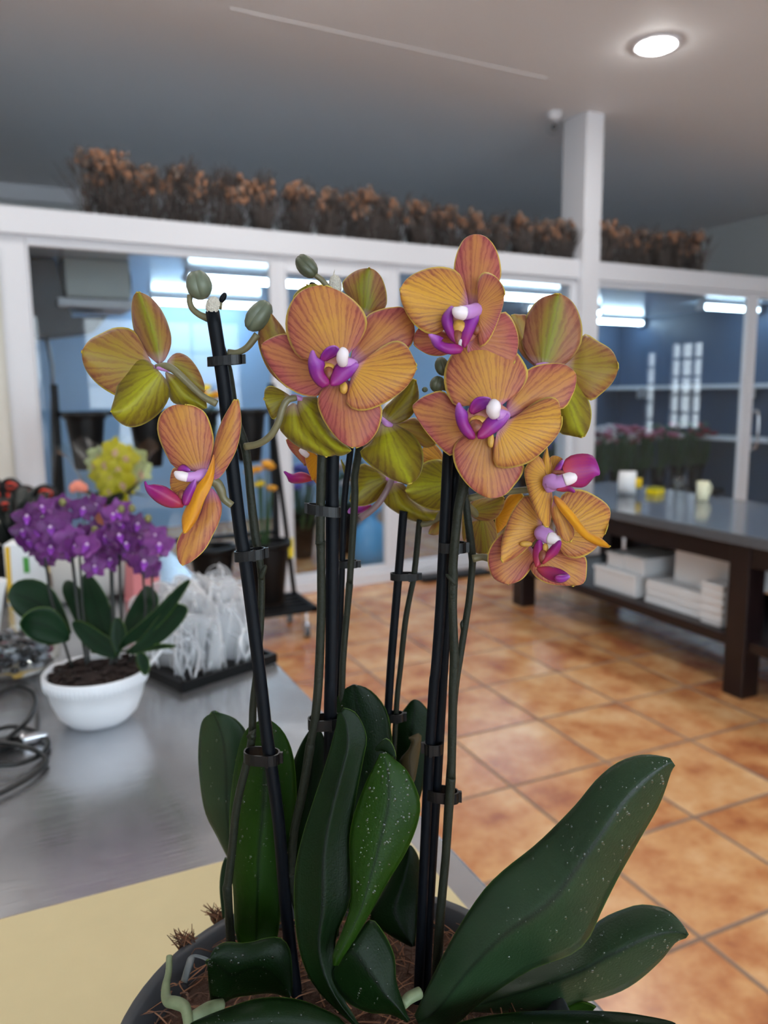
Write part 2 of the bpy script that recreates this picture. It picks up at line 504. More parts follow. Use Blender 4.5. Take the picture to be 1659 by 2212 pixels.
def floor_mat():
    m, nt, b, N, L = newmat('terracotta_tiles')
    tc = N.new('ShaderNodeTexCoord')
    sp = N.new('ShaderNodeSeparateXYZ'); L.new(tc.outputs['Object'], sp.inputs[0])
    tx = mth(N, L, 'MULTIPLY_ADD', sp.outputs[0], 1 / 0.43, -1.485 / 0.43 + 50)
    ty = mth(N, L, 'MULTIPLY_ADD', sp.outputs[1], 1 / 0.4325, -1.298 / 0.4325 + 50)
    fx, fy = mth(N, L, 'FRACT', tx), mth(N, L, 'FRACT', ty)
    ix, iy = mth(N, L, 'FLOOR', tx), mth(N, L, 'FLOOR', ty)
    dx = mth(N, L, 'MINIMUM', fx, mth(N, L, 'SUBTRACT', 1.0, fx))
    dy = mth(N, L, 'MINIMUM', fy, mth(N, L, 'SUBTRACT', 1.0, fy))
    dd = mth(N, L, 'MINIMUM', dx, dy)
    g = N.new('ShaderNodeMapRange'); g.inputs['From Min'].default_value = 0.011; g.inputs['From Max'].default_value = 0.020
    L.new(dd, g.inputs['Value'])
    cb = N.new('ShaderNodeCombineXYZ'); L.new(ix, cb.inputs[0]); L.new(iy, cb.inputs[1])
    wn = N.new('ShaderNodeTexWhiteNoise'); L.new(cb.outputs[0], wn.inputs['Vector'])
    # mottling, shifted per tile so that clouds do not run across joints
    vm = N.new('ShaderNodeVectorMath'); vm.operation = 'MULTIPLY_ADD'
    L.new(cb.outputs[0], vm.inputs[0]); vm.inputs[1].default_value = (3.7, 5.3, 1.0); L.new(tc.outputs['Object'], vm.inputs[2])
    nz = N.new('ShaderNodeTexNoise'); nz.inputs['Scale'].default_value = 4.5; nz.inputs['Detail'].default_value = 6; nz.inputs['Roughness'].default_value = 0.62
    L.new(vm.outputs[0], nz.inputs['Vector'])
    cr = N.new('ShaderNodeValToRGB')
    e = cr.color_ramp.elements
    e[0].position = 0.3; e[0].color = rgb(158, 90, 56)
    e[1].position = 0.72; e[1].color = rgb(232, 190, 142)
    x = e.new(0.43); x.color = rgb(194, 128, 80)
    x = e.new(0.54); x.color = rgb(214, 158, 104)
    v = mth(N, L, 'MULTIPLY_ADD', wn.outputs[0], 0.09, mth(N, L, 'ADD', nz.outputs['Fac'], -0.045))
    L.new(v, cr.inputs[0])
    c = mixc(N, L, g.outputs[0], rgb(134, 108, 90), cr.outputs[0])
    L.new(c, b.inputs['Base Color'])
    L.new(mth(N, L, 'MULTIPLY_ADD', g.outputs[0], -0.42, 0.68), b.inputs['Roughness'])
    b.inputs['Specular IOR Level'].default_value = 0.75
    bp = N.new('ShaderNodeBump'); bp.inputs['Strength'].default_value = 0.5; bp.inputs['Distance'].default_value = 0.004
    L.new(mth(N, L, 'MULTIPLY_ADD', nz.outputs['Fac'], 0.25, g.outputs[0]), bp.inputs['Height']); L.new(bp.outputs[0], b.inputs['Normal'])
    return m

def steel_mat():
    m, nt, b, N, L = newmat('brushed_steel')
    tc = N.new('ShaderNodeTexCoord')
    n1 = N.new('ShaderNodeTexNoise'); n1.inputs['Scale'].default_value = 7; n1.inputs['Detail'].default_value = 5; L.new(tc.outputs['Object'], n1.inputs['Vector'])
    mp = N.new('ShaderNodeMapping'); mp.inputs['Rotation'].default_value = (0, 0, 0.6); mp.inputs['Scale'].default_value = (20, 260, 20); L.new(tc.outputs['Object'], mp.inputs['Vector'])
    n2 = N.new('ShaderNodeTexNoise'); n2.inputs['Scale'].default_value = 1.0; n2.inputs['Detail'].default_value = 4; L.new(mp.outputs[0], n2.inputs['Vector'])
    c = mixc(N, L, n1.outputs['Fac'], rgb(172, 174, 179), rgb(214, 216, 219))
    L.new(c, b.inputs['Base Color'])
    b.inputs['Metallic'].default_value = 0.85
    r = mth(N, L, 'MULTIPLY_ADD', n1.outputs['Fac'], 0.16, mth(N, L, 'MULTIPLY_ADD', n2.outputs['Fac'], 0.16, 0.05))
    L.new(r, b.inputs['Roughness'])
    bp = N.new('ShaderNodeBump'); bp.inputs['Strength'].default_value = 0.22; bp.inputs['Distance'].default_value = 0.002
    L.new(mth(N, L, 'MULTIPLY_ADD', n2.outputs['Fac'], 0.5, n1.outputs['Fac']), bp.inputs['Height']); L.new(bp.outputs[0], b.inputs['Normal'])
    return m

FLOORM, STEEL = floor_mat(), steel_mat()

# ------------------------------------------------------------------ room shell
X0, X1, Y0, Y1 = -2.4, 8.65, -3.2, 9.3
CEIL = 3.6
struct('floor', MB().box(X0 - .1, X1 + .1, Y0 - .1, Y1 + .1, -0.1, 0), FLOORM)
struct('ceiling', MB().box(X0 - .1, X1 + .1, Y0 - .1, Y1 + .1, CEIL, CEIL + .1), CEILM)
struct('wall_back', MB().box(X0 - .1, X1 + .1, Y1, Y1 + .1, 0, CEIL), WALLM)

def wall_with_openings(name, a0, a1, fixed0, fixed1, ops, along_x):
    mb = MB()
    def put(p0, p1, z0, z1):
        if p1 - p0 < 1e-4 or z1 - z0 < 1e-4: return
        if along_x: mb.box(p0, p1, fixed0, fixed1, z0, z1)
        else: mb.box(fixed0, fixed1, p0, p1, z0, z1)
    cur = a0
    for (p0, p1, z0, z1) in sorted(ops):
        put(cur, p0, 0, CEIL); put(p0, p1, 0, z0); put(p0, p1, z1, CEIL); cur = p1
    put(cur, a1, 0, CEIL)
    struct(name, mb, WALLM)

def window(name, p0, p1, z0, z1, f0, f1, nx, nz, along_x):
    mb = MB(); t = 0.03
    def put(m_, a, b, c, d, g0=f0, g1=f1):
        if along_x: m_.box(a, b, g0, g1, c, d)
        else: m_.box(g0, g1, a, b, c, d)
    put(mb, p0, p0 + t * 1.6, z0, z1); put(mb, p1 - t * 1.6, p1, z0, z1)
    put(mb, p0, p1, z0, z0 + t * 1.6); put(mb, p0, p1, z1 - t * 1.6, z1)
    for i in range(1, nx):
        c = p0 + (p1 - p0) * i / nx; put(mb, c - t / 2, c + t / 2, z0, z1)
    for i in range(1, nz):
        c = z0 + (z1 - z0) * i / nz; put(mb, p0, p1, c - t / 2, c + t / 2)
    o = struct(name, mb, WHITE)
    g = MB(); mid = (f0 + f1) / 2
    put(g, p0 + t, p1 - t, z0 + t, z1 - t, mid - .004, mid + .004)
    obj('pane', g, PANE, o, False)

fw = [(-1.8, 1.3, 0.55, 2.7), (1.9, 4.6, 0.5, 2.7)]
lw = []
rw = [(2.30, 2.52, 0.75, 2.0), (2.72, 3.30, 0.85, 2.1)]
wall_with_openings('wall_front', X0 - .1, X1 + .1, Y0 - .1, Y0, fw, True)
wall_with_openings('wall_left', Y0, Y1, X0 - .1, X0, lw, False)
wall_with_openings('wall_right', Y0, Y1, X1, X1 + .1, rw, False)
for i, (a, b, c, d) in enumerate(fw): window('window_%d' % (i + 1), a, b, c, d, Y0 - .08, Y0 - .02, 3, 4, True)
for i, (a, b, c, d) in enumerate(lw): window('window_%d' % (i + 3), a, b, c, d, X0 - .08, X0 - .02, 3, 4, False)
for i, (a, b, c, d) in enumerate(rw): window('window_%d' % (i + 3), a, b, c, d, X1 + .02, X1 + .08, 3 if b - a > .4 else 1, 5, False)
# plaster cornice on the back wall and thin joint strip on the ceiling
struct('trim_1', MB().box(X0, X1, Y1 - .09, Y1, CEIL - .16, CEIL), WHITE)
pa, pb = on_z(800, 85, CEIL), on_z(1130, 158, CEIL)
t = (pb - pa) / np.linalg.norm(pb - pa); n = np.array([-t[1], t[0], 0]) * 0.007
a_, b_ = pa - t * .9, pb + t * 0.2
mb = MB(); dz = np.array([0, 0, .004])
mb.add([a_ - n, b_ - n, b_ + n, a_ + n, a_ - n - dz, b_ - n - dz, b_ + n - dz, a_ + n - dz],
       [(0, 1, 2, 3), (7, 6, 5, 4), (0, 4, 5, 1), (1, 5, 6, 2), (2, 6, 7, 3), (3, 7, 4, 0)])
struct('trim_2', mb, CEILM)

# ------------------------------------------------------------------ glazed cold room (turned a little against the room)
PIV, AW = np.array([2.5, 5.2, 0]), math.radians(3.5)
def rz3(v, a):
    c, s = math.cos(a), math.sin(a)
    return np.array([c * v[0] - s * v[1], s * v[0] + c * v[1], v[2]])
def wall2world(p): return rz3(np.array(p, float) - PIV, AW) + PIV
def on_w(px, py, y):
    o = rz3(C0 - PIV, -AW) + PIV; d = rz3(ray(px, py), -AW)
    return o + d * ((y - o[1]) / d[1])
def turn(o):
    o.rotation_euler = (0, 0, AW)
    o.location = Vector(tuple(PIV - rz3(PIV, AW)))
    return o

CR0, CR1, CRB = -0.12, 8.05, 8.55       # cold-room extent in its own axes
turn(struct('trim_3', MB().box(-0.9, CR1 + .1, 5.14, 5.30, 2.325, 2.47), WHITE))          # header beam
turn(struct('ceiling_cold_room', MB().box(CR0, CR1, 5.30, CRB + .1, 2.41, 2.47), mat('glossy_white_panel', rgb(196, 212, 228), 0.18)))
turn(struct('wall_cold_left', MB().box(CR0 - .1, CR0, 5.30, CRB + .1, 0, 2.41), GREYP))
turn(struct('wall_cold_back', MB().box(CR0, 5.35, CRB, CRB + .1, 0, 2.41), BLUEP))
turn(struct('wall_cold_end', MB().box(5.35, CR1, CRB, CRB + .1, 0, 2.41), SLATE))
turn(struct('wall_cold_right', MB().box(CR1, CR1 + .1, 5.30, CRB + .1, 0, 2.47), SLATE))
turn(struct('wall_cold_front', MB().box(-2.3, -0.10, 5.16, 5.28, 0, 2.47), CREAM))
turn(bevel(struct('trim_4', MB().box(4.18, 4.365, 5.10, 5.38, 0, CEIL), WHITE), .006))     # column up to the ceiling
turn(struct('trim_5', MB().box(CR0, CR1, 5.15, 5.29, 0, 0.075), WHITE))                   # sill track

def glazed(n, x0, x1, top, sl=0.05, sr=0.05, bot=0.13, handle=None, kind='door', y=5.2):
    mb = MB()
    mb.box(x0, x0 + sl, y - .025, y + .025, 0.075, 2.325); mb.box(x1 - sr, x1, y - .025, y + .025, 0.075, 2.325)
    mb.box(x0 + sl, x1 - sr, y - .025, y + .025, 0.075, bot); mb.box(x0 + sl, x1 - sr, y - .025, y + .025, top, 2.325)
    # raised bead round the pane
    mb.box(x0 + sl, x0 + sl + .012, y - .035, y + .015, bot, top); mb.box(x1 - sr - .012, x1 - sr, y - .035, y + .015, bot, top)
    mb.box(x0 + sl, x1 - sr, y - .035, y + .015, top - .012, top)
    o = turn(bevel(struct('%s_%d' % (kind, n), mb, WHITE), .004))
    g = MB().box(x0 + sl + .002, x1 - sr - .002, y - .004, y + .004, bot, top)
    obj('pane', g, PANE, o, False)
    if handle:
        hx, hz0, hz1 = handle
        h = MB().tube([(hx, y - .025, hz0), (hx, y - .09, hz0 + .01), (hx, y - .09, hz1 - .01), (hx, y - .025, hz1)], .012, 10, sub=5)
        tag(obj('handle', h, CHROME, o), 'chrome D-shaped pull handle')
    return o

glazed(1, -0.10, 1.57, 2.28, 0.15, 0.04)
glazed(2, 1.57, 2.44, 2.225, 0.06, 0.055)
glazed(3, 2.44, 4.18, 2.28, 0.055, 0.05)
glazed(4, 4.365, 6.40, 2.285, 0.05, 0.06)
glazed(5, 6.40, 8.05, 2.285, 0.06, 0.06, handle=(6.49, 0.85, 1.19))
# cream panel door at the far left with its small lever
d6 = turn(struct('door_6', MB().box(-1.0, -0.12, 5.12, 5.16, 0.02, 2.3), CREAM))
hb = MB().box(-0.30, -0.24, 5.10, 5.12, 0.98, 1.14); hb.tube([(-.27, 5.10, 1.06), (-.27, 5.06, 1.06), (-.37, 5.06, 1.06)], .011, 8)
tag(obj('handle', hb, GREYSTEEL, d6), 'brass-grey lever handle')

# lamps in the ceiling
lampm = emis('lamp_glow', (1.0, 0.97, 0.93, 1), LAMP_STRENGTH)
lp = on_z(1418, 95, CEIL)
LAMPS[0] = (lp[0], lp[1])
for i, (x, y) in enumerate(LAMPS):
    where = 'lit round white downlight flush in the ceiling, left of the white column' if i == 0 else 'lit round white downlight in the ceiling, outside the photograph'
    if i == 0: where = 'bright lit round downlight in the grey ceiling above the white column'
    r = thing('downlight', (x, y, CEIL), where, 'ceiling light', 'round downlights in the ceiling')
    obj('trim_ring', MB().lathe([(.120, -.001), (.145, -.001), (.145, -.012), (.120, -.016), (.120, -.001)], n=40), WHITE, r, local=True)
    obj('diffuser', MB().lathe([(0.001, -.040), (.05, -.037), (.085, -.030), (.110, -.018), (.119, -.004)], n=40), lampm, r, local=True)

# tubes in the cold room
tubem = emis('tube_glow', (0.62, 0.84, 1.0, 1), TUBE_STRENGTH)
def batten(x0, x1, y, z, label):
    p = wall2world(((x0 + x1) / 2, y, z)); h = (x1 - x0) / 2
    r = thing('fluorescent_light', p, label, 'strip light', 'blue-white strip lights in the cold room', AW)
    obj('housing', MB().box(-h, h, -.05, .05, .035, 2.41 - z), WHITE, r, False, local=True)
    b = MB()
    for s in (-1, 1): b.box(s * h - .02, s * h + .02, -.05, .05, -.02, .04)
    obj('end_cap', b, WHITE, r, False, local=True)
    for dy in (-.028, .028):
        obj('tube', MB().tube([(-h + .02, dy, .012), (h - .02, dy, .012)], .021, 10, sub=1), tubem, r, local=True)
    return r
batten(1.30, 2.66, 6.5, 2.325, 'long lit blue-white strip light in the cold room, nearest behind the left glass doors')
batten(1.36, 2.52, 8.2, 2.325, 'lit strip light far back in the cold room behind the left pane')
batten(3.85, 5.20, 6.45, 2.325, 'lit strip light in the cold room just left of the white column')
batten(6.95, 8.0, 8.1, 2.325, 'short lit strip light far back, seen right of the white column')
batten(7.02, 7.98, 6.3, 2.325, 'lit strip light at the top right corner of the right pane')
batten(5.35, 6.45, 7.3, 2.325, 'lit strip light in the middle of the right cold-room bay')

# cooling unit
p = wall2world((0.62, 6.6, 2.13))
ac = thing('cooling_unit', p, 'pale cooling unit hung from the cold-room ceiling at the left', 'cooling unit', rz=AW)
bevel(obj('casing', MB().box(-.24, .22, -.25, .25, 0, .28), mat('unit_casing', rgb(186, 190, 186), 0.4), ac, False, local=True), .012)
obj('fan_guard', MB().lathe([(.02, 0), (.12, 0), (.125, .03), (.11, .035), (.02, .035)], (0, 0, 0), 24), BLACK, ac, local=True)
fg = ac.children[-1]; fg.rotation_euler = (0, math.pi / 2, 0); fg.location = (.22, 0, .14)
bevel(obj('drip_tray', MB().box(-.30, .24, -.27, .27, -.07, -.01), WHITE, ac, False, local=True), .008)
obj('duct', MB().add([(-.62, -.2, .27), (-.3, -.2, .27), (-.62, .2, .27), (-.3, .2, .27), (-.62, -.2, -.32), (-.2, -.2, -.14), (-.62, .2, -.32), (-.2, .2, -.14),
                      (.05, -.2, -.12), (.05, .2, -.12), (-.05, -.2, -.24), (-.05, .2, -.24)],
    [(0, 1, 5, 4), (2, 6, 7, 3), (0, 2, 3, 1), (0, 4, 6, 2), (1, 3, 7, 5), (4, 5, 8, 10), (6, 11, 9, 7), (8, 9, 11, 10), (4, 10, 11, 6), (5, 7, 9, 8)]), GREYP, ac, False, local=True)
obj('pipe', MB().tube([(-.4, -.1, -.2), (-.36, -.15, -.5), (-.38, -.1, -.9), (-.4, -.05, -1.4)], .015, 8), GREYSTEEL, ac, local=True)

# white shelves on the dark end wall, and buckets of flowers standing before them
for z, w in ((1.43, 'upper'), (0.80, 'lower')):
    o = turn(obj('display_shelf', MB().box(7.74, CR1 - .005, 5.9, CRB - .01, z, z + .05).box(7.9, CR1 - .005, 6.3, 6.34, z - .12, z).box(7.9, CR1 - .005, 8.0, 8.04, z - .12, z), WHITE, None, False))
    tag(o, '%s white shelf on the blue grey end wall of the cold room' % w, 'shelf')

# ------------------------------------------------------------------ security camera hanging beside the column
p = on_z(1196, 243, CEIL)
sc = thing('dome_camera', (p[0], p[1], CEIL), 'small clear dome camera on the ceiling beside the white column', 'camera')
obj('mount', MB().lathe([(.001, 0), (.06, 0), (.06, -.03), (.035, -.06), (.001, -.06)], n=20), WHITE, sc, local=True)
obj('dome', MB().ball((0, 0, -.11), .06, n=16, m=10), CLEAR, sc, local=True)
obj('lens', MB().ball((0, -.01, -.11), .022, n=12, m=8), BLACK, sc, local=True)

# ------------------------------------------------------------------ dried flower bunches on the beam
STALK = mat('dry_stalks', rgb(84, 74, 68), 0.9)
STALK2 = mat('dry_leaves', rgb(88, 82, 80), 0.9)
HEADS = mat('dry_heads', rgb(158, 116, 90), 0.95, noise=0.45, nscale=30)
HEADS2 = mat('dry_heads_grey', rgb(124, 108, 98), 0.95, noise=0.4, nscale=30)

def dried_parts(root, seed, h=0.36):
    rnd = random.Random(seed)
    st, lv, hd = MB(), MB(), MB()
    for i in range(34):
        a = rnd.uniform(0, 2 * math.pi); sp_ = rnd.uniform(0.02, 0.5)
        L_ = h * rnd.uniform(0.6, 1.05)
        d = np.array([math.cos(a) * sp_, math.sin(a) * sp_ * 0.8, 1.0]); d /= np.linalg.norm(d)
        b = np.array([rnd.uniform(-.10, .10), rnd.uniform(-.05, .05), 0.006])
        e = b + d * L_
        st.tube([b, (b + e) / 2 + np.array([rnd.uniform(-.01, .01), 0, 0]), e], [.004, .003, .002], 4, sub=1)
        r = rnd.random()
        if r < 0.5:
            n = rnd.randint(4, 8)
            for k in range(n):
                q = e + np.array([rnd.uniform(-.026, .026), rnd.uniform(-.026, .026), rnd.uniform(-.06, .02)])
                s = rnd.uniform(.010, .019)
                hd.ball(q, (s, s, s * 1.3), rnd.choice((0, 0, 1)), 6, 4)
        else:
            for k in range(9):
                q = e + np.array([rnd.uniform(-.06, .06), rnd.uniform(-.05, .05), rnd.uniform(.0, .07)])
                lv.tube([e - d * .05, (e + q) / 2, q], [.002, .003, .0006], 4, sub=1)
    for i in range(110):
        a = rnd.uniform(0, 2 * math.pi); sp_ = rnd.uniform(0.1, 1.25)
        d = np.array([math.cos(a) * sp_, math.sin(a) * sp_ * 0.7, 1.0]); d /= np.linalg.norm(d)
        b = np.array([rnd.uniform(-.12, .12), rnd.uniform(-.05, .05), 0.006]); L_ = h * rnd.uniform(0.35, 0.95)
        lv.tube([b, b + d * L_ * .5 + np.array([0, 0, .02]), b + d * L_], [.003, .006, .0008], 4, sub=2, flat=.3)
    tag(obj('stalks', st, STALK, root, local=True), kind='stuff')
    tag(obj('dry_foliage', lv, STALK2, root, local=True), kind='stuff')
    tag(obj('dry_blossom', hd, [HEADS, HEADS2], root, local=True), kind='stuff')

BUNCH_X = [0.50, 0.74, 0.98, 1.26, 1.50, 1.74, 1.98, 2.22, 2.46, 2.70, 2.94, 3.18, 3.42, 3.64, 3.86, 4.06,
           4.50, 4.72, 4.94, 5.16, 5.38, 5.58]
ORD = ['first', 'second', 'third', 'fourth', 'fifth', 'sixth', 'seventh', 'eighth', 'ninth', 'tenth', 'eleventh', 'twelfth',
       'thirteenth', 'fourteenth', 'fifteenth', 'sixteenth']
protos = []
rnd = random.Random(5)
for i, x in enumerate(BUNCH_X):
    lab = ('brown dried flower bunch on the white beam, %s from the left end of the row' % ORD[i]) if i < 16 else \
          ('brown dried flower bunch on the beam right of the column, %s from it' % ORD[i - 16])
    p = wall2world((x, 5.23 if x > 1.2 else 5.21, 2.47))
    if len(protos) < 4:
        r = thing('dried_flower_bunch', p, lab, 'dried flowers', 'dried flower bunches along the beam')
        dried_parts(r, 11 + i, 0.33); protos.append(r)
        r.rotation_euler = (0, 0, 0)
    else:
        dup(protos[rnd.randrange(4)], p, rnd.uniform(0, 6.28), lab, rnd.uniform(.85, 1.0))
protos[0].scale = (1.08,) * 3

# ------------------------------------------------------------------ dark work table on the right with foam boxes
TX0, TX1, TY0, TY1, TZ = 2.83, 3.75, 0.62, 4.28, 0.77
t = thing('work_table', ((TX0 + TX1) / 2, 2.45, 0), 'dark stained wooden work table with a polished grey stone top', 'table')
bevel(obj('tabletop', MB().box(TX0, TX1, TY0, TY1, TZ - .05, TZ), STONE, t, False), .004)
obj('apron', MB().box(TX0 + .05, TX1 - .05, TY0 + .06, TY1 - .06, TZ - .15, TZ - .051), DKWOOD, t, False)
for lx in (TX0 + .04, TX1 - .15):
    for ly in (0.75, 2.365, 4.10):
        bevel(obj('leg', MB().box(lx, lx + .11, ly, ly + .11, 0, TZ - .051), DKWOOD, t, False), .005)
bevel(obj('lower_shelf', MB().box(TX0 + .06, TX1 - .06, TY0 + .08, TY1 - .08, .225, .275), DKWOOD, t, False), .004)
obj('back_panel', MB().box(TX1 - .035, TX1 - .02, TY0 + .2, TY1 - .2, .277, TZ - .15), DKWOOD, t, False)
SH = .2755
def card(name, x0, x1, y0, y1, z0, z1, label, cat, group=None, lid=0.0):
    o = thing(name, ((x0 + x1) / 2, (y0 + y1) / 2, z0), label, cat, group)
    bevel(obj('body', MB().box(x0, x1, y0, y1, z0, z1 - lid), PAPER, o, False), .006)
    if lid: bevel(obj('lid', MB().box(x0 - .006, x1 + .006, y0 - .006, y1 + .006, z1 - lid, z1), PAPER, o, False), .004)
    return o
card('foam_box', 2.96, 3.32, 3.16, 3.50, SH, .40, 'wide low white foam box on the table shelf, at the left of the pile', 'box', None, .02)
card('foam_box', 3.0, 3.34, 3.30, 3.44, .4005, .485, 'small white foam box sitting on the wide low box, left one of two', 'box', None, .015)
card('foam_box', 3.0, 3.34, 3.145, 3.293, .4005, .495, 'small white foam box sitting on the wide low box, right one of two', 'box', None, .015)
for i in range(6):
    z = SH + .0208 * i
    bevel(tag(obj('foam_sheet', MB().box(2.97 + .004 * (i % 2), 3.40, 2.705, 3.10 - .005 * (i % 3), z, z + .020), PAPER, None, False),
        'white foam sheet in the flat stack on the table shelf, %s from the bottom' % ORD[i], 'foam sheet', 'flat stack of foam sheets'), .003)
card('foam_box', 3.06, 3.42, 2.60, 2.985, .4015, .635, 'largest white foam box, tall, standing on the stack of foam sheets', 'box', None, .04)
for i in range(5):
    z = SH + .041 * i
    o = tag(obj('foam_tray', MB().box(2.945, 3.05, 2.565, 2.69, z, z + .026).box(2.938, 3.057, 2.558, 2.697, z + .026, z + .040), PAPER, None, False),
        'small white foam tray stacked beside the table leg, %s from the bottom' % ORD[i], 'tray', 'small trays beside the table leg')
    bevel(o, .003)
# things on the stone top
t = thing('tape_roll', (3.33, 3.66, TZ), 'white roll with a yellow core lying on the stone table top', 'roll')
obj('roll', MB().lathe([(.032, -.05), (.072, -.05), (.074, .05), (.032, .05), (.032, -.05)], n=28), PAPER, t, local=True)
obj('core', MB().lathe([(.001, -.045), (.0315, -.045), (.0315, .085), (.001, .085)], n=24), mat('yellow_plastic', rgb(226, 190, 30), 0.4), t, local=True)
for c in t.children: c.rotation_euler = (0, math.pi / 2, -0.8); c.location = (0, 0, .0745)
YEL = mat('bright_yellow', rgb(238, 214, 10), 0.4)
t = thing('sponge', (3.50, 3.60, TZ), 'flat bright yellow sponge on the grey table top', 'sponge', rz=.3)
bevel(obj('sponge', MB().box(-.05, .05, -.04, .04, 0, .034), YEL, t, False, local=True), .008)
bevel(obj('scouring_pad', MB().box(-.05, .05, -.04, .04, .0341, .042), mat('scouring_green', rgb(150, 150, 20), 0.9), t, False, local=True), .003)
t = thing('drinking_glass', (3.62, 3.52, TZ), 'clear round drinking glass on the table top behind the yellow sponge', 'glass')
obj('bowl', MB().lathe([(.001, .004), (.03, .004), (.04, .04), (.043, .075), (.038, .11), (.036, .11), (.041, .075), (.038, .042), (.028, .008), (.001, .008)], n=28), CLEAR, t, local=True)
t = thing('mug', (3.545, 3.27, TZ), 'small cream mug with a handle on the stone table top', 'mug')
CREAMC = mat('cream_ceramic', rgb(226, 226, 196), 0.3)
obj('cup', MB().lathe([(.001, 0), (.03, 0), (.034, .006), (.036, .11), (.033, .11), (.031, .01), (.001, .008)], n=28), CREAMC, t, local=True)
obj('handle', MB().tube([(.035, 0, .09), (.06, 0, .085), (.065, 0, .055), (.05, 0, .03), (.034, 0, .028)], .005, 8), CREAMC, t, local=True)
t = thing('waste_bin', (3.70, 4.50, 0), 'white round bin on the floor behind the dark table', 'bin')
obj('body', MB().lathe([(.001, 0), (.10, 0), (.105, .01), (.125, .42), (.119, .42), (.10, .02), (.001, .015)], n=36), WHITE, t, local=True)
obj('rim', MB().lathe([(.124, .40), (.132, .405), (.132, .428), (.12, .428), (.12, .4202)], n=36), WHITE, t, local=True)
p = on_z(965, 1246, 0)
tag(bevel(obj('door_mat', MB().box(p[0] - .25, p[0] + .35, p[1] - .10, p[1] + .06, 0.001, .03), BLACK, None, False), .008), 'black rubber mat on the tiles in front of the glass doors', 'mat')

# ------------------------------------------------------------------ black bucket rack on castors
rk = thing('bucket_rack', (0.75, 4.4, 0), 'black metal rack on castors holding black flower buckets in front of the glass', 'rack')
BX0, BX1, BY = 0.135, 1.33, 4.50
for x in (BX0, BX1):
    obj('post', MB().box(x - .018, x + .018, BY - .018, BY + .018, .15, 1.47), BLKMET, rk, False)
obj('leg', MB().tube([(BX1 + .0, BY - .03, 1.15), (BX1 + .10, BY - .02, .165)], .016, 8, sub=1), BLKMET, rk)
obj('leg', MB().tube([(BX0 - .0, BY - .03, 1.15), (BX0 - .10, BY - .02, .165)], .016, 8, sub=1), BLKMET, rk)
b = MB().box(BX0, BX1, BY - .018, BY + .012, 1.300, 1.325)
obj('bar', b, BLKMET, rk, False)
obj('bar', MB().box(BX0, BX1, BY - .018, BY + .012, .56, .585), BLKMET, rk, False)
b = MB()
b.box(BX0 - .11, BX1 + .12, BY - .03, BY, .155, .185); b.box(BX0 - .11, BX1 + .12, BY - .40, BY - .37, .155, .185)
b.box(BX0 - .11, BX0 - .08, BY - .40, BY, .155, .185); b.box(BX1 + .09, BX1 + .12, BY - .40, BY, .155, .185)
for k in range(4): b.box(BX0 - .08, BX1 + .09, BY - .33 + .07 * k, BY - .31 + .07 * k, .172, .188)
obj('base_frame', b, BLKMET, rk, False)
for x in (BX0 - .08, BX1 + .06):
    for y in (BY - .36, BY - .03):
        c = obj('castor', MB().tube([(x - .012, y, .032), (x + .012, y, .032)], .031, 14, sub=1), mat('castor_grey', rgb(70, 76, 78), .5) if 'castor_grey' not in bpy.data.materials else bpy.data.materials['castor_grey'], rk)
        obj('fork', MB().box(x - .018, x - .013, y - .02, y + .02, .02, .08).box(x + .013, x + .018, y - .02, y + .02, .02, .08).box(x - .018, x + .018, y - .02, y + .02, .075, .081).box(x - .007, x + .007, y - .007, y + .007, .08, .156), CHROME, c, False)
tag(obj('price_tag', MB().box(BX1 + .055, BX1 + .085, BY - .075, BY - .07, .42, .54), YEL, rk, False), 'yellow price tag')

def bucket_parts(r, rt, rb, h):
    obj('body', MB().lathe([(.001, -h), (rb, -h), (rb + .003, -h + .01), (rt - .006, -.02), (rt - .006, 0), (rt - .012, 0), (rb - .004, -h + .015), (.001, -h + .012)], n=28), BLACK, r, local=True)
    obj('rim', MB().lathe([(rt - .012, -.004), (rt - .012, .006), (rt + .006, .006), (rt + .006, -.022), (rt - .005, -.022)], n=28), BLACK, r, local=True)
bk = None
for i, px in enumerate((183, 318, 430, 535)):
    x = on_y(px, 895, 4.37)[0]
    lab = 'black flower bucket hung on the top bar of the rack, %s from the left' % ORD[i]
    if bk is None:
        bk = thing('flower_bucket', (x, 4.37, 1.312), lab, 'bucket', 'black buckets on the rack'); bucket_parts(bk, .105, .065, .29)
    else: dup(bk, (x, 4.37, 1.312), 0, lab)
for i, px in enumerate((457, 578)):
    x = on_y(px, 1165, 4.30)[0]
    dup(bk, (x, 4.30, .191 + .3625), 0, 'black flower bucket on the low tier of the rack, %s one' % ('left' if i == 0 else 'right'), 1.25)

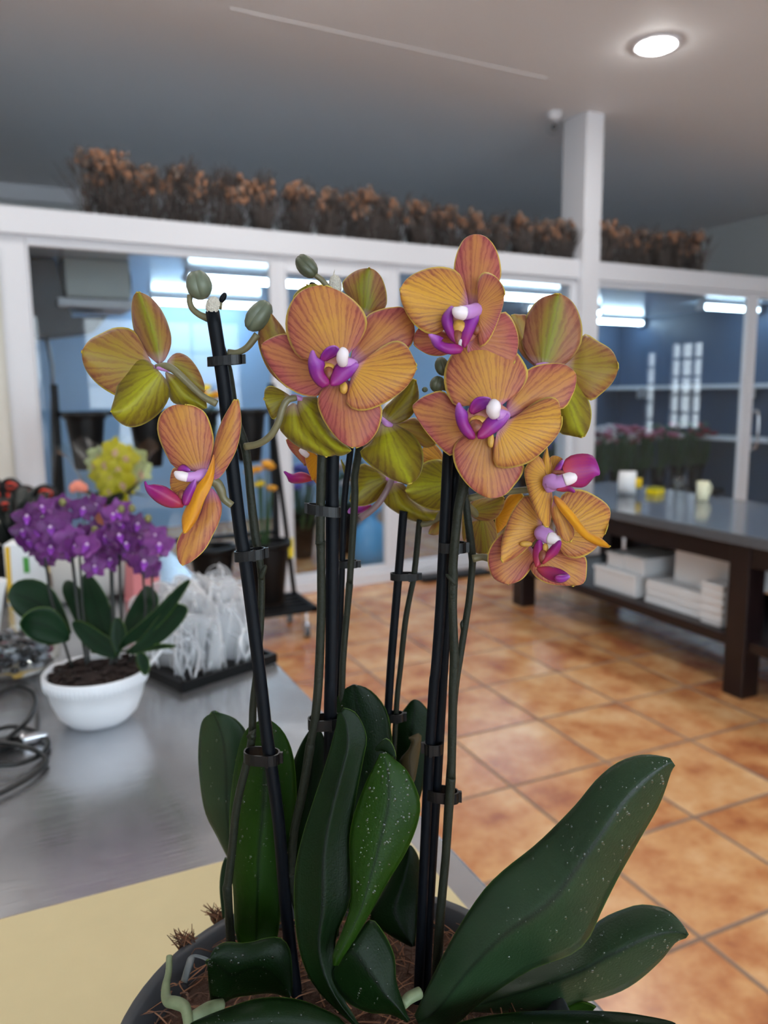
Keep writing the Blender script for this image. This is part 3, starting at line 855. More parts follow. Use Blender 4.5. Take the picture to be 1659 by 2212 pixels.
GREEN = mat('stem_green', rgb(48, 82, 40), 0.5)
def bunch(r, seed, h, spread, cols, n=16, hr=.03, foliage=14):
    rnd = random.Random(seed); st, fo = MB(), MB()
    for i in range(n):
        a, q = rnd.uniform(0, 6.283), spread * math.sqrt(rnd.random())
        e = np.array([q * math.cos(a), q * math.sin(a), h * rnd.uniform(.75, 1.0)])
        st.tube([(e[0] * .15, e[1] * .15, 0), e * np.array([.5, .5, .55]), e], [.004, .004, .003], 5, sub=2)
        k = rnd.randrange(len(cols)); hd = MB()
        hd.ball(e, (hr * .9, hr * .9, hr * .7), k, 8, 5)
        for j in range(6):
            b2 = 6.283 * j / 6 + rnd.random()
            d = np.array([math.cos(b2), math.sin(b2), rnd.uniform(-.2, .5)])
            hd.ball(e + d * hr * .75, (hr * .55, hr * .55, hr * .4), k, 6, 4)
        obj('flower_head', hd, cols, r, local=True)
    for i in range(foliage):
        a, q = rnd.uniform(0, 6.283), spread * rnd.uniform(.2, 1.1)
        e = np.array([q * math.cos(a), q * math.sin(a), h * rnd.uniform(.45, .95)])
        fo.tube([e * np.array([.2, .2, .2]), e * np.array([.6, .6, .6]), e * np.array([.9, .9, .9]), e], [.003, .012, .018, .002], 6, sub=3, flat=.25)
    obj('stems', st, GREEN, r, local=True)
    obj('foliage', fo, GREEN, r, local=True)
ORNG = mat('orange_yellow_petals', rgb(226, 160, 40), 0.5)
YELP = mat('yellow_petals', rgb(232, 206, 40), 0.5)
r = thing('flower_bunch', (on_y(447, 895, 4.37)[0], 4.37, 1.04), 'orange yellow flowers standing in a top bucket of the black rack', 'flowers')
bunch(r, 3, .42, .07, [ORNG, YELP], 9, .03, 6)
r = thing('flower_bunch', (on_y(566, 1165, 4.30)[0], 4.30, .215), 'tall yellow flowers in the lower right bucket of the rack', 'flowers')
bunch(r, 4, .80, .09, [YELP, ORNG], 8, .028, 8)

# ------------------------------------------------------------------ flowers standing inside the cold room
fl_cols = {'violet': mat('violet_petals', rgb(98, 92, 170), .6), 'pale': mat('pale_petals', rgb(196, 186, 190), .6),
           'pink': mat('dusky_pink_petals', rgb(170, 96, 120), .6), 'red': mat('dark_red_petals', rgb(130, 30, 44), .6),
           'green': mat('grey_green_foliage', rgb(70, 96, 84), .7)}
bench = turn(obj('display_bench', MB().box(4.55, 7.9, 6.55, 7.15, .14, .19).box(4.6, 4.66, 6.6, 7.1, 0, .14).box(7.8, 7.86, 6.6, 7.1, 0, .14).box(6.2, 6.26, 6.6, 7.1, 0, .14), BLKMET, None, False))
tag(bench, 'long low black bench with flower buckets inside the cold room', 'bench')
kinds = [('green', 'pale'), ('violet', 'green'), ('green', 'violet'), ('pale', 'green'), ('pink', 'pale'), ('pale', 'pink'), ('red', 'pink'), ('pink', 'green'), ('green', 'pale'), ('red', 'green')]
names = ['grey green foliage', 'violet and green flowers', 'dark foliage with violet flowers', 'pale flowers', 'dusky pink flowers', 'pale and pink flowers', 'dark red flowers', 'pink flowers with foliage', 'green leaves and pale flowers', 'dark red flowers with leaves']
for i in range(10):
    p = wall2world((4.72 + .335 * i, 6.85, .191))
    dup(bk, (p[0], p[1], p[2] + .29), 0, 'black bucket of %s on the cold-room bench, %s from the left' % (names[i], ORD[i]), 1.0, 'buckets on the cold-room bench')
    r = thing('flower_bunch', (p[0], p[1], p[2] + .02), '%s in the %s bucket on the cold-room bench' % (names[i], ORD[i]), 'flowers', 'bunches on the cold-room bench')
    bunch(r, 40 + i, .80, .19, [fl_cols[k] for k in kinds[i]], 22, .042, 30)
for i, (px, kk, nm) in enumerate(((650, ('violet', 'green'), 'violet blue flowers'), (745, ('green', 'pale'), 'dark green leaves'))):
    p = wall2world(on_w(px, 1150, 6.3)); 
    dup(bk, (p[0], p[1], .41), 0, 'black bucket of %s on the cold-room floor behind the narrow glass door' % nm, 1.4, 'buckets on the cold-room floor')
    r = thing('flower_bunch', (p[0], p[1], .03), '%s in a bucket on the cold-room floor' % nm, 'flowers')
    bunch(r, 60 + i, .78, .22, [fl_cols[k] for k in kk], 20, .045, 26)
p = wall2world(on_w(800, 1185, 5.75))
r = thing('plastic_bag', (p[0], p[1], 0), 'light blue plastic bag standing on the cold-room floor behind the glass', 'bag')
mb = MB(); rnd = random.Random(8)
for i in range(9):
    z = [0, .02, .10, .18, .26, .33, .37, .42, .46][i]; rr = [.10, .15, .17, .165, .15, .11, .06, .05, .10][i]
    for k in range(18):
        a = 2 * math.pi * k / 18; q = rr * (1 + rnd.uniform(-.10, .10)); mb.v.append((q * math.cos(a), q * .75 * math.sin(a), z + rnd.uniform(-.008, .008) * (i > 0))); mb.uv.append((0, 0))
for i in range(8):
    for k in range(18):
        k2 = (k + 1) % 18; mb.f.append((i * 18 + k, i * 18 + k2, i * 18 + 18 + k2, i * 18 + 18 + k)); mb.m.append(0)
mb.f.append(tuple(range(18))[::-1]); mb.m.append(0)
obj('bag', mb, mat('blue_plastic_film', rgb(110, 178, 232), .25), r, local=True)

# ------------------------------------------------------------------ steel counter
KZ = 0.95
ct = thing('steel_counter', (-.35, 1.4, 0), 'long brushed steel counter carrying the potted orchids', 'counter')
bevel(obj('worktop', MB().box(-1.05, .355, .03, 2.80, KZ - .04, KZ), STEEL, ct, False), .004)
for x in (-1.0, .27):
    for y in (.08, 2.70):
        obj('leg', MB().box(x, x + .045, y, y + .045, 0, KZ - .041), GREYSTEEL, ct, False)
obj('under_shelf', MB().box(-1.0, .315, .08, 2.745, .28, .31), GREYSTEEL, ct, False)
bd = obj('cutting_board', MB().box(-.62, .318, .06, .689, KZ + .0005, KZ + .006), mat('buff_board', rgb(202, 187, 144), .6, noise=.06, nscale=30), None, False)
tag(bevel(bd, .002), 'pale buff board lying on the steel counter under the dark pot', 'board')

# black cable coil
CABLE = mat('cable_rubber', rgb(16, 20, 22), .4)
cp = [on_z(-40, 1520, KZ + .006), on_z(30, 1484, KZ + .006), on_z(74, 1500, KZ + .012), on_z(68, 1545, KZ + .02), on_z(20, 1592, KZ + .016), on_z(-50, 1640, KZ + .006),
      on_z(-60, 1600, KZ + .006), on_z(20, 1570, KZ + .008), on_z(80, 1583, KZ + .006), on_z(104, 1606, KZ + .006), on_z(80, 1635, KZ + .006), on_z(20, 1652, KZ + .012), on_z(-50, 1640, KZ + .018),
      on_z(-30, 1605, KZ + .022), on_z(50, 1612, KZ + .018), on_z(100, 1640, KZ + .006), on_z(70, 1675, KZ + .006), on_z(-10, 1718, KZ + .006), on_z(-90, 1740, KZ + .006)]
tag(obj('cable', MB().tube(cp, .0033, 8, sub=8), CABLE), 'black cable lying in loose loops on the steel counter', 'cable')
p = on_z(28, 1622, KZ)
r = thing('wire_cutters', (p[0] - .02, p[1], KZ + .0005), 'shiny metal wire cutters lying inside the black cable loops', 'tool', rz=.2)
tag(obj('jaws', MB().tube([(.03, .004, .008), (.05, .003, .008), (.065, 0, .007)], [.009, .007, .003], 10), CHROME, r, local=True), 'bright metal jaws')
for s in (-1, 1):
    obj('handle', MB().tube([(.03, s * .004, .008), (0, s * .012, .008), (-.06, s * .02, .008)], .0055, 8), BLACK, r, local=True)

# glass bowl of stones and beads at the left edge
r = thing('glass_bowl', (-.05, 1.365, KZ), 'clear glass bowl of dark stones and beads at the left edge of the counter', 'bowl')
obj('bowl', MB().lathe([(.001, .002), (.05, .002), (.07, .02), (.078, .05), (.075, .085), (.072, .085), (.074, .05), (.067, .023), (.048, .006), (.001, .006)], n=36), CLEAR, r, local=True)
obj('rim', MB().lathe([(.071, .084), (.078, .086), (.077, .090), (.071, .090), (.071, .084)], n=36), CLEAR, r, local=True)
rnd = random.Random(2); mb = MB()
for i in range(150):
    a, q = rnd.uniform(0, 6.283), .058 * math.sqrt(rnd.random()); s = rnd.uniform(.006, .011)
    mb.ball((-.05 + q * math.cos(a), 1.365 + q * math.sin(a), KZ + .014 + rnd.uniform(0, .05)), (s, s * .9, s * .8), rnd.choice((0, 0, 0, 0, 0, 0, 1, 1, 2)), 8, 6)
tag(obj('decorative_stones', mb, [mat('dark_stones', rgb(28, 28, 32), .3), mat('clear_beads', rgb(130, 134, 142), .08), mat('pink_beads', rgb(110, 62, 76), .15)]),
    'dark stones and shiny beads filling the glass bowl', 'stones', kind='stuff')
p = on_y(8, 1352, 1.47)
mb = MB(); q0 = np.array([-.085, 1.47, KZ + .001])
mb.lathe([(.004, .0), (.012, .05), (.022, .105), (.030, .135)], q0, 20)
o = obj('paper_cone', mb, PAPER); solid(o, .0012, 0)
tag(o, 'white rolled paper cone standing behind the glass bowl', 'paper')
# carton with yellow stripe and green mark
r = thing('carton', (-.02, 1.86, KZ), 'white carton with a green mark and yellow stripes behind the purple orchid', 'carton', rz=-.25)
bevel(obj('body', MB().box(-.045, .055, -.03, .03, 0, .135), PAPER, r, False, local=True), .003)
STRIPE = mat('yellow_print', rgb(222, 178, 40), .6)
for sx in (-.038, .046):
    obj('stripe', MB().add([(sx - .006, -.0304, .005), (sx + .004, -.0304, .005), (sx + .007, -.0304, .13), (sx - .003, -.0304, .13), (sx - .006, -.0312, .005), (sx + .004, -.0312, .005), (sx + .007, -.0312, .13), (sx - .003, -.0312, .13)],
        [(4, 5, 6, 7), (0, 3, 2, 1), (0, 1, 5, 4), (1, 2, 6, 5), (2, 3, 7, 6), (3, 0, 4, 7)]), STRIPE, r, False, local=True)
tag(obj('mark', MB().box(-.006, .006, -.0312, -.0304, .07, .105), mat('green_print', rgb(70, 150, 60), .6), r, False, local=True), 'small green printed mark')
r = thing('paper_roll', (.11, 1.80, KZ), 'grey white roll of wrapping paper lying behind the purple orchid', 'roll')
obj('roll', MB().tube([(-.09, 0, .056), (.09, .02, .056)], .055, 24, sub=1), mat('grey_wrapping', rgb(186, 184, 180), .7), r, local=True)
obj('core', MB().tube([(-.094, -.0005, .056), (.094, .0205, .056)], .016, 16, sub=1), mat('brown_core', rgb(120, 100, 84), .8), r, local=True)
r = thing('gift_bag', (.205, 1.76, KZ), 'small pink gift bag leaning behind the purple orchid', 'bag', rz=.5)
PINK = mat('pink_paper', rgb(214, 128, 132), .6)
mb = MB(); b = [(-.035, -.018, 0), (.035, -.018, 0), (.035, .018, 0), (-.035, .018, 0), (-.028, -.012, .12), (.040, -.012, .105), (.040, .010, .105), (-.028, .010, .12)]
mb.add(b, [(3, 2, 1, 0), (0, 1, 5, 4), (1, 2, 6, 5), (2, 3, 7, 6), (3, 0, 4, 7), (4, 5, 6, 7)])
obj('bag', mb, PINK, r, False, local=True)
obj('handle', MB().tube([(-.01, -.011, .114), (-.006, -.011, .14), (.012, -.011, .136), (.02, -.011, .108)], .0018, 6), mat('gold_cord', rgb(180, 140, 80), .4), r, local=True)

# dark pot with foliage and butterfly picks at the left edge
r = thing('potted_plant', (-.06, 2.05, KZ), 'dark leafy plant in a black pot at the left edge with butterfly picks', 'plant')
obj('pot', MB().lathe([(.001, 0), (.045, 0), (.06, .09), (.055, .09), (.05, .08), (.001, .078)], n=28), BLACK, r, local=True)
DKLEAF = mat('dark_foliage', rgb(26, 34, 30), .5)
mb = MB(); rnd = random.Random(21)
for i in range(46):
    a, q = rnd.uniform(0, 6.283), rnd.uniform(.02, .13)
    e = np.array([q * math.cos(a), q * math.sin(a), .1 + rnd.uniform(.02, .135)])
    mb.tube([(0, 0, .075), e * .5 + np.array([0, 0, .06]), e * .85 + np.array([0, 0, .025]), e], [.002, .010, .016, .002], 6, sub=3, flat=.25)
obj('foliage', mb, DKLEAF, r, local=True)
WINGB = mat('black_wing_edge', rgb(16, 12, 14), .5); WINGR = mat('orange_red_wing', rgb(206, 50, 26), .5, noise=.4, nscale=90)
bf = None
for i, (px, py, dd, rz_, lab) in enumerate(((77, 1070, 2.0, .15, 'red and black butterfly pick nearest the purple orchid'),
                                        (10, 1055, 2.05, -.2, 'dark red butterfly pick at the left edge, upper one'),
                                        (28, 1098, 1.95, .6, 'orange and black butterfly pick at the left edge, lower one'))):
    p = at(px, py, dd)
    if bf is None:
        bf = thing('butterfly_pick', p, lab, 'decoration', 'butterfly picks')
        w, w2 = MB(), MB()
        for s in (-1, 1):
            for (cx_, cz, a, b_, sz) in ((.026, .008, .030, .024, 1), (.020, -.018, .022, .018, .9)):
                n = 16; c3 = (s * cx_, -.004, cz)
                for (mbx, k, yy) in ((w, 1.0, 0), (w2, .56, -.0022)):
                    V = [(c3[0] + s * a * k * math.cos(6.283 * j / n) * (1 + .12 * math.cos(3 * 6.283 * j / n)), c3[1] + yy - .25 * abs(a * k * math.cos(6.283 * j / n)), c3[2] + b_ * k * math.sin(6.283 * j / n)) for j in range(n)]
                    V2 = [(x, y - .0015, z) for x, y, z in V]
                    mbx.add(V + V2, [tuple(range(n))[::-1], tuple(range(n, 2 * n))] + [(j, (j + 1) % n, n + (j + 1) % n, n + j) for j in range(n)])
        wb = obj('wings', w, WINGB, bf, local=True); obj('wing_patches', w2, WINGR, wb)
        obj('body', MB().ball((0, -.006, -.002), (.004, .004, .026), 0, 8, 8), WINGB, bf, local=True)
        obj('stick', MB().tube([(0, 0, -.02), (0, .005, -.10), (0, .01, -.17)], .0012, 6), BLKMET, bf, local=True)
        bf.rotation_euler = (0.2, 0, -.3 + rz_)
    else: dup(bf, p, -.3 + rz_, lab, .95)

# yellow orchid in cellophane, far end of the counter
def mini_flower_mesh(seed=1):
    """small orchid bloom facing +Z, unit radius"""
    rnd = random.Random(seed); mb = MB()
    specs = [(90, .98, .66, 0), (18, 1.0, .95, .03), (162, 1.0, .95, .03), (232, .95, .62, 0), (308, .95, .62, 0)]
    for ang, ln, wd, lift in specs:
        a = math.radians(ang + rnd.uniform(-8, 8)); nu, nv = 5, 7; V = []
        for j in range(nv + 1):
            v = j / nv; w = wd * (math.sin(math.pi * (v ** .8) * .93 + .12)) * .55
            for i in range(nu + 1):
                e = 2 * i / nu - 1
                x, y = ln * (.05 + v * .95), e * w
                V.append((x * math.cos(a) - y * math.sin(a), x * math.sin(a) + y * math.cos(a), lift + .22 * v * v - .12 * e * e * w + rnd.uniform(-.012, .012)))
        mb.add(V, [(j * (nu + 1) + i, j * (nu + 1) + i + 1, (j + 1) * (nu + 1) + i + 1, (j + 1) * (nu + 1) + i) for j in range(nv) for i in range(nu)], 0)
    mb.tube([(0, 0, -.02), (0, -.1, -.3), (0, -.5, -.5)], [.05, .06, .04], 6, 1)
    lp_ = MB()
    lp_.ball((0, .06, .16), (.10, .12, .14), 0, 8, 6)
    for s in (-1, 1): lp_.ball((s * .14, -.10, .16), (.07, .16, .13), 1, 8, 6)
    lp_.ball((0, -.30, .14), (.13, .24, .06), 1, 8, 6)
    return mb, lp_

def bloom_set(root, pos, mats, lipmats, rad, seed, aim):
    rnd = random.Random(seed); protos_ = []
    for k in range(3):
        a, b = mini_flower_mesh(seed + k)
        f = obj('flower', a, mats, root); solid(f, .03, 0)
        l = obj('lip', b, lipmats, f); l.location = (0, 0, 0)
        protos_.append((f, l))
    for i, p in enumerate(pos):
        if i < 3: f = protos_[i][0]
        else:
            f0, l0 = protos_[rnd.randrange(3)]
            f = f0.copy(); COL.objects.link(f); l = l0.copy(); COL.objects.link(l); l.parent = f
        d = Vector(tuple(aim)).normalized() + Vector((rnd.uniform(-.7, .7), rnd.uniform(-.35, .35), rnd.uniform(-.3, .45)))
        q = d.to_track_quat('Z', 'Y')
        f.rotation_euler = (q.to_matrix() @ Matrix.Rotation(rnd.uniform(-.4, .4), 3, 'Z')).to_euler()
        f.scale = (rad * rnd.uniform(.85, 1.12),) * 3
        f.location = Vector(tuple(map(float, p))) - root.location

MINIST = mat('mini_stem', rgb(20, 24, 20), .5)
MINILEAF = leaf_mat('mini_leaf', rgb(8, 32, 16), rgb(18, 50, 24), .42)
yo = thing('potted_orchid', (.215, 2.50, KZ), 'bright yellow orchid in a terracotta pot and cellophane behind the purple orchid', 'orchid')
obj('pot', MB().lathe([(.001, 0), (.042, 0), (.055, .10), (.06, .105), (.06, .125), (.054, .125), (.050, .10), (.001, .095)], n=32), mat('terracotta', rgb(178, 104, 76), .7), yo, local=True)
mb = MB()
for i in range(9):
    a = i * .7; mb.tube([(0, 0, .09), (.05 * math.cos(a), .05 * math.sin(a), .15), (.11 * math.cos(a), .11 * math.sin(a), .14 + .03 * (i % 3))], [.006, .022, .003], 8, sub=4, flat=.2)
obj('foliage', mb, MINILEAF, yo, local=True)
pos = [at(px, py, dd) for px, py, dd in ((246, 975, 2.45), (228, 1003, 2.42), (256, 1012, 2.40), (238, 1032, 2.40), (264, 1046, 2.38), (222, 1028, 2.44), (250, 1066, 2.38), (240, 985, 2.5), (270, 990, 2.47), (262, 1028, 2.42), (244, 1048, 2.4), (256, 1078, 2.37), (238, 1062, 2.38), (232, 1085, 2.39))]
bloom_set(yo, pos, [mat('yellow_bloom', rgb(206, 196, 36), .5, noise=.35, nscale=3, trans=.3), GREEN], [mat('yellow_bloom_lip', rgb(214, 170, 150), .5)], .044, 70, C0 - np.array([.2, 2.5, 1.2]))
pos2 = [at(px, py, dd) for px, py, dd in ((296, 990, 2.5), (302, 1020, 2.5), (288, 1036, 2.48), (212, 985, 2.52), (205, 1003, 2.5))]
bloom_set(yo, pos2, [mat('pale_green_bloom', rgb(196, 206, 150), .5, trans=.3), GREEN], [bpy.data.materials['yellow_bloom_lip']], .040, 80, C0 - np.array([.2, 2.5, 1.2]))
st = MB()
for p in pos + pos2:
    q = p - np.array([.215, 2.5, KZ]); st.tube([(0, .01, .09), (q[0] * .3, q[1] * .3 + .02, q[2] * .8), (q[0], q[1] + .012, q[2])], .003, 6, sub=3)
obj('stems', st, MINIST, yo, local=True)
slv = MB(); n = 28; prof = [(.057, .13), (.08, .19), (.12, .27), (.145, .31)]
for i, (rr, zz) in enumerate(prof):
    for k in range(n):
        a = 2 * math.pi * k / n; q = rr * (1 + .07 * math.sin(5 * a + i) + .03 * math.sin(9 * a)); slv.v.append((q * math.cos(a), q * math.sin(a) , zz + (.02 * math.sin(7 * a) if i == 3 else 0))); slv.uv.append((0, 0))
for i in range(3):
    for k in range(n): slv.f.append((i * n + k, i * n + (k + 1) % n, (i + 1) * n + (k + 1) % n, (i + 1) * n + k)); slv.m.append(0)
tag(obj('sleeve', slv, glassmat('cellophane', (.93, .95, .94, 1), 1.4, .7, .25, .02), yo, local=True), 'clear cellophane sleeve')
p = at(168, 1050, 2.25)
r = thing('rose_stem', p, 'small salmon pink rose on a thin stem above the purple orchid', 'rose')
mb = MB()
for k in range(14):
    a = k * 2.4; q = .004 + .0011 * k; mb.ball((q * math.cos(a), q * math.sin(a), .004 - .0008 * k), (.010, .010, .013), 0, 8, 6)
obj('bloom', mb, mat('salmon_rose', rgb(226, 134, 112), .5), r, local=True)
obj('stem', MB().tube([(0, 0, -.01), (.01, .02, -.1), (.015, .03, KZ - p[2] + .002)], .002, 6), GREEN, r, local=True)

# ------------------------------------------------------------------ white tulle bundle in a dark tray
TULLE = glassmat('white_tulle', (.86, .86, .87, 1), 1.3, 0, .5, 0)
def tulle_mat():
    m, nt, b, N, L = newmat('white_tulle_cloth')
    b.inputs['Base Color'].default_value = rgb(232, 233, 236); b.inputs['Roughness'].default_value = .6
    b.inputs['Sheen Weight'].default_value = .4
    t_ = N.new('ShaderNodeBsdfTransparent'); ms = N.new('ShaderNodeMixShader'); ms.inputs['Fac'].default_value = .62
    lw = N.new('ShaderNodeLayerWeight'); lw.inputs['Blend'].default_value = .35
    L.new(mth(N, L, 'MULTIPLY_ADD', lw.outputs['Facing'], .75, .28), ms.inputs['Fac'])
    L.new(t_.outputs[0], ms.inputs[1]); L.new(b.outputs[0], ms.inputs[2]); L.new(ms.outputs[0], N['Material Output'].inputs['Surface'])
    return m
TULLE = tulle_mat()
TR = .38
tr = thing('tray', (.245, 1.26, KZ), 'flat black tray under the white tulle on the steel counter', 'tray', rz=TR)
mb = MB().box(-.095, .085, -.075, .13, .0005, .006)
mb.box(-.095, .085, -.078, -.072, .0005, .016).box(-.095, .085, .127, .133, .0005, .016).box(-.098, -.092, -.078, .133, .0005, .016).box(.082, .088, -.078, .133, .0005, .016)
obj('tray', mb, BLACK, tr, False, local=True)
tb = thing('tulle_bundle', (.245, 1.26, KZ + .0065), 'crumpled bundle of white tulle ribbon in the black tray', 'tulle', rz=TR)
rnd = random.Random(17)
mb = MB()
for s in range(26):
    cx_, cy_ = rnd.uniform(-.06, .055), rnd.uniform(-.05, .10)
    a0, wd, hh = rnd.uniform(-.5, .5), rnd.uniform(.05, .09), rnd.uniform(.07, .135)
    ph = [rnd.uniform(0, 6.28) for _ in range(4)]
    nu, nv = 16, 12; V = []
    for j in range(nv + 1):
        v = j / nv
        for i in range(nu + 1):
            u = i / nu - .5
            x = u * wd * (1.1 - .35 * v); y = .020 * math.sin(9 * u + ph[0] + 2 * v) + .012 * math.sin(17 * u + ph[1]) + .035 * math.sin(2.2 * v + ph[2]) * v
            z = hh * math.sin(v * 2.2) / math.sin(1.57) * .98 + .008 * math.sin(14 * u + ph[3]) * v
            V.append((cx_ + x * math.cos(a0) - y * math.sin(a0), cy_ + x * math.sin(a0) + y * math.cos(a0), max(.001, z)))
    mb.add(V, [(j * (nu + 1) + i, j * (nu + 1) + i + 1, (j + 1) * (nu + 1) + i + 1, (j + 1) * (nu + 1) + i) for j in range(nv) for i in range(nu)])
obj('folds', mb, TULLE, tb, local=True)
mb = MB()
for s in range(11):
    a = rnd.uniform(-.9, 1.6); c_ = np.array([.085, .085, .105]) + np.array([rnd.uniform(-.012, .012), rnd.uniform(-.012, .012), rnd.uniform(-.015, .012)])
    rr = rnd.uniform(.016, .030); tl = rnd.uniform(-.5, .5)
    pts = [c_ + np.array([rr * math.cos(t_) * math.cos(a), rr * math.cos(t_) * math.sin(a), rr * math.sin(t_) + tl * rr * math.cos(t_)]) for t_ in np.linspace(0, 6.28, 12)[:-1]]
    mb.tube(pts, .0045, 6, closed=True, flat=.12, sub=3)
mb.tube([(.085, .085, .08), (.06, .06, .05), (.04, .04, .02)], .008, 8)
obj('bow', mb, TULLE, tb, local=True)
mb = MB()
for s in range(26):
    x, y = rnd.uniform(-.085, .075), rnd.uniform(-.07, .02); hh = rnd.uniform(.05, .12)
    mb.tube([(x, y, .002), (x + rnd.uniform(-.02, .02), y + rnd.uniform(-.01, .02), hh * .6), (x + rnd.uniform(-.03, .03), y + .03, hh * .9), (x + rnd.uniform(-.05, .05), y + .05, hh * .6), (x + rnd.uniform(-.05, .05), y + .05, hh * .3)], .0032, 6, sub=5, flat=.15)
obj('ribbons', mb, mat('white_ribbon', rgb(234, 235, 238), .5), tb, local=True)

# ------------------------------------------------------------------ purple orchid in the white bowl
PB = np.array([.06, 1.105, KZ])
po = thing('potted_orchid', PB, 'purple orchid with many small blooms in a white bowl on the steel counter', 'orchid')
BOWLW = mat('white_glazed_bowl', rgb(230, 233, 238), .35)
obj('bowl', MB().lathe([(.001, 0), (.036, 0), (.041, .002), (.053, .015), (.0615, .036), (.0655, .054), (.0685, .0555), (.0705, .0735), (.0685, .0755), (.0650, .073), (.061, .04), (.05, .02), (.001, .012)], n=56), BOWLW, po, local=True)
rb = MB()
for k in range(72):
    a = 2 * math.pi * k / 72
    rb.tube([(.0688 * math.cos(a), .0688 * math.sin(a), .057), (.0702 * math.cos(a), .0702 * math.sin(a), .071)], .0008, 5, sub=1)
obj('ribbed_band', rb, BOWLW, po, local=True)
BARK = mat('dark_bark', rgb(40, 26, 22), .95, noise=.6, nscale=60, bump=1.0, bscale=90)
mb = MB(); mb.lathe([(.001, .072), (.04, .071), (.0625, .068), (.063, .05), (.001, .05)], n=40)
rnd = random.Random(4)
for i in range(120):
    a, q = rnd.uniform(0, 6.283),   .060 * math.sqrt(rnd.random()); mb.ball((q * math.cos(a), q * math.sin(a), .068 + rnd.uniform(0, .008)), (rnd.uniform(.004, .009), rnd.uniform(.003, .006), .003), 0, 6, 4)
tag(obj('potting_bark', mb, BARK, po, local=True), kind=None)
L6 = [((420, 1200), [(300, 1225), (190, 1190), (140, 1140)], (122, 1092), [(400, 1110), (330, 1020), (255, 1000), (175, 1025)], 1.06, 1.0, 1.0),
      ((430, 1170), [(300, 1140), (140, 1070), (70, 1000)], (52, 925), [(390, 1040), (310, 890), (200, 832), (90, 850)], 1.10, 1.09, .3),
      ((560, 1290), [(480, 1150), (410, 1000), (370, 900)], (395, 838), [(620, 1180), (540, 1000), (460, 870)], 1.08, 1.13, .5),
      ((650, 1275), [(560, 1180), (500, 1020), (478, 880)], (505, 798), [(690, 1200), (680, 1080), (630, 930), (560, 825)], 1.07, 1.12, .9),
      ((700, 1265), [(740, 1180), (890, 1050), (1050, 890)], (1132, 835), [(760, 1225), (880, 1170), (1010, 1040), (1110, 890)], 1.05, 1.00, .8),
      ((740, 1275), [(850, 1180), (950, 1050), (1030, 980)], (1112, 1000), [(820, 1275), (960, 1210), (1060, 1120), (1110, 1050)], 1.04, 1.02, .25),
      ((760, 1210), [(740, 1090), (800, 960), (840, 900)], (885, 868), [(830, 1150), (930, 1020), (945, 930)], 1.10, 1.16, .5),
      ((700, 1290), [(662, 1200), (665, 1120)], (700, 1060), [(750, 1210), (745, 1120)], 1.05, 1.06, .7),
      ((690, 1310), [(560, 1270), (460, 1170)], (430, 1090), [(690, 1220), (600, 1150), (500, 1090)], 1.06, 1.07, .6),
      ((800, 1260), [(880, 1235), (970, 1222)], (1050, 1232), [(860, 1262), (970, 1245)], 1.05, 1.01, .9),
      ((830, 1255), [(815, 1310), (830, 1360)], (868, 1402), [(880, 1300), (890, 1360)], 1.04, 1.03, .6)]
for i, (b, l, tp, r_, d0, d1, g) in enumerate(L6):
    o = obj('leaf', leafgrid(MB(), 'C6', b, l, tp, r_, d0 + .02, d1 + .02, cup=-.006, fold=.004, nu=8, nv=12), MINILEAF, po)
    solid(o, .0015, -1)
pf = [(60, 1118), (92, 1098), (120, 1110), (50, 1148), (82, 1145), (110, 1140), (128, 1128), (85, 1180), (110, 1185), (60, 1168), (98, 1208), (150, 1165), (178, 1158), (200, 1150), (178, 1100), (205, 1092), (160, 1180), (190, 1180),
      (215, 1205), (235, 1210), (205, 1225), (245, 1115), (262, 1135), (280, 1150), (255, 1160), (275, 1175), (265, 1190), (295, 1135), (240, 1185), (300, 1165), (255, 1108), (345, 1180), (335, 1160), (312, 1185), (308, 1215), (325, 1232), (132, 1090), (150, 1195), (225, 1160), (285, 1200)]
rnd = random.Random(31)
PD = 1.09
pos = [at(px, py, PD + rnd.uniform(-.045, .05)) for px, py in pf]
def purple_mat():
    m, nt, b, N, L = newmat('purple_bloom')
    oi = N.new('ShaderNodeObjectInfo'); tc = N.new('ShaderNodeTexCoord')
    nz = N.new('ShaderNodeTexNoise'); nz.inputs['Scale'].default_value = 2.2; nz.inputs['Detail'].default_value = 4; L.new(tc.outputs['Object'], nz.inputs['Vector'])
    c = mixc(N, L, mth(N, L, 'MULTIPLY_ADD', nz.outputs['Fac'], .8, mth(N, L, 'MULTIPLY_ADD', oi.outputs['Random'], .7, -.4)), rgb(74, 16, 82), rgb(150, 72, 160))
    L.new(c, b.inputs['Base Color']); b.inputs['Roughness'].default_value = .45
    tr = N.new('ShaderNodeBsdfTranslucent'); L.new(c, tr.inputs['Color'])
    ms = N.new('ShaderNodeMixShader'); ms.inputs['Fac'].default_value = .25
    L.new(b.outputs[0], ms.inputs[1]); L.new(tr.outputs[0], ms.inputs[2]); L.new(ms.outputs[0], N['Material Output'].inputs['Surface'])
    return m
PURP = purple_mat()
bloom_set(po, pos, [PURP, MINIST], [mat('pale_pink_lip', rgb(222, 190, 226), .5), mat('violet_lip', rgb(150, 60, 180), .5)], .0210, 90, C0 - PB)
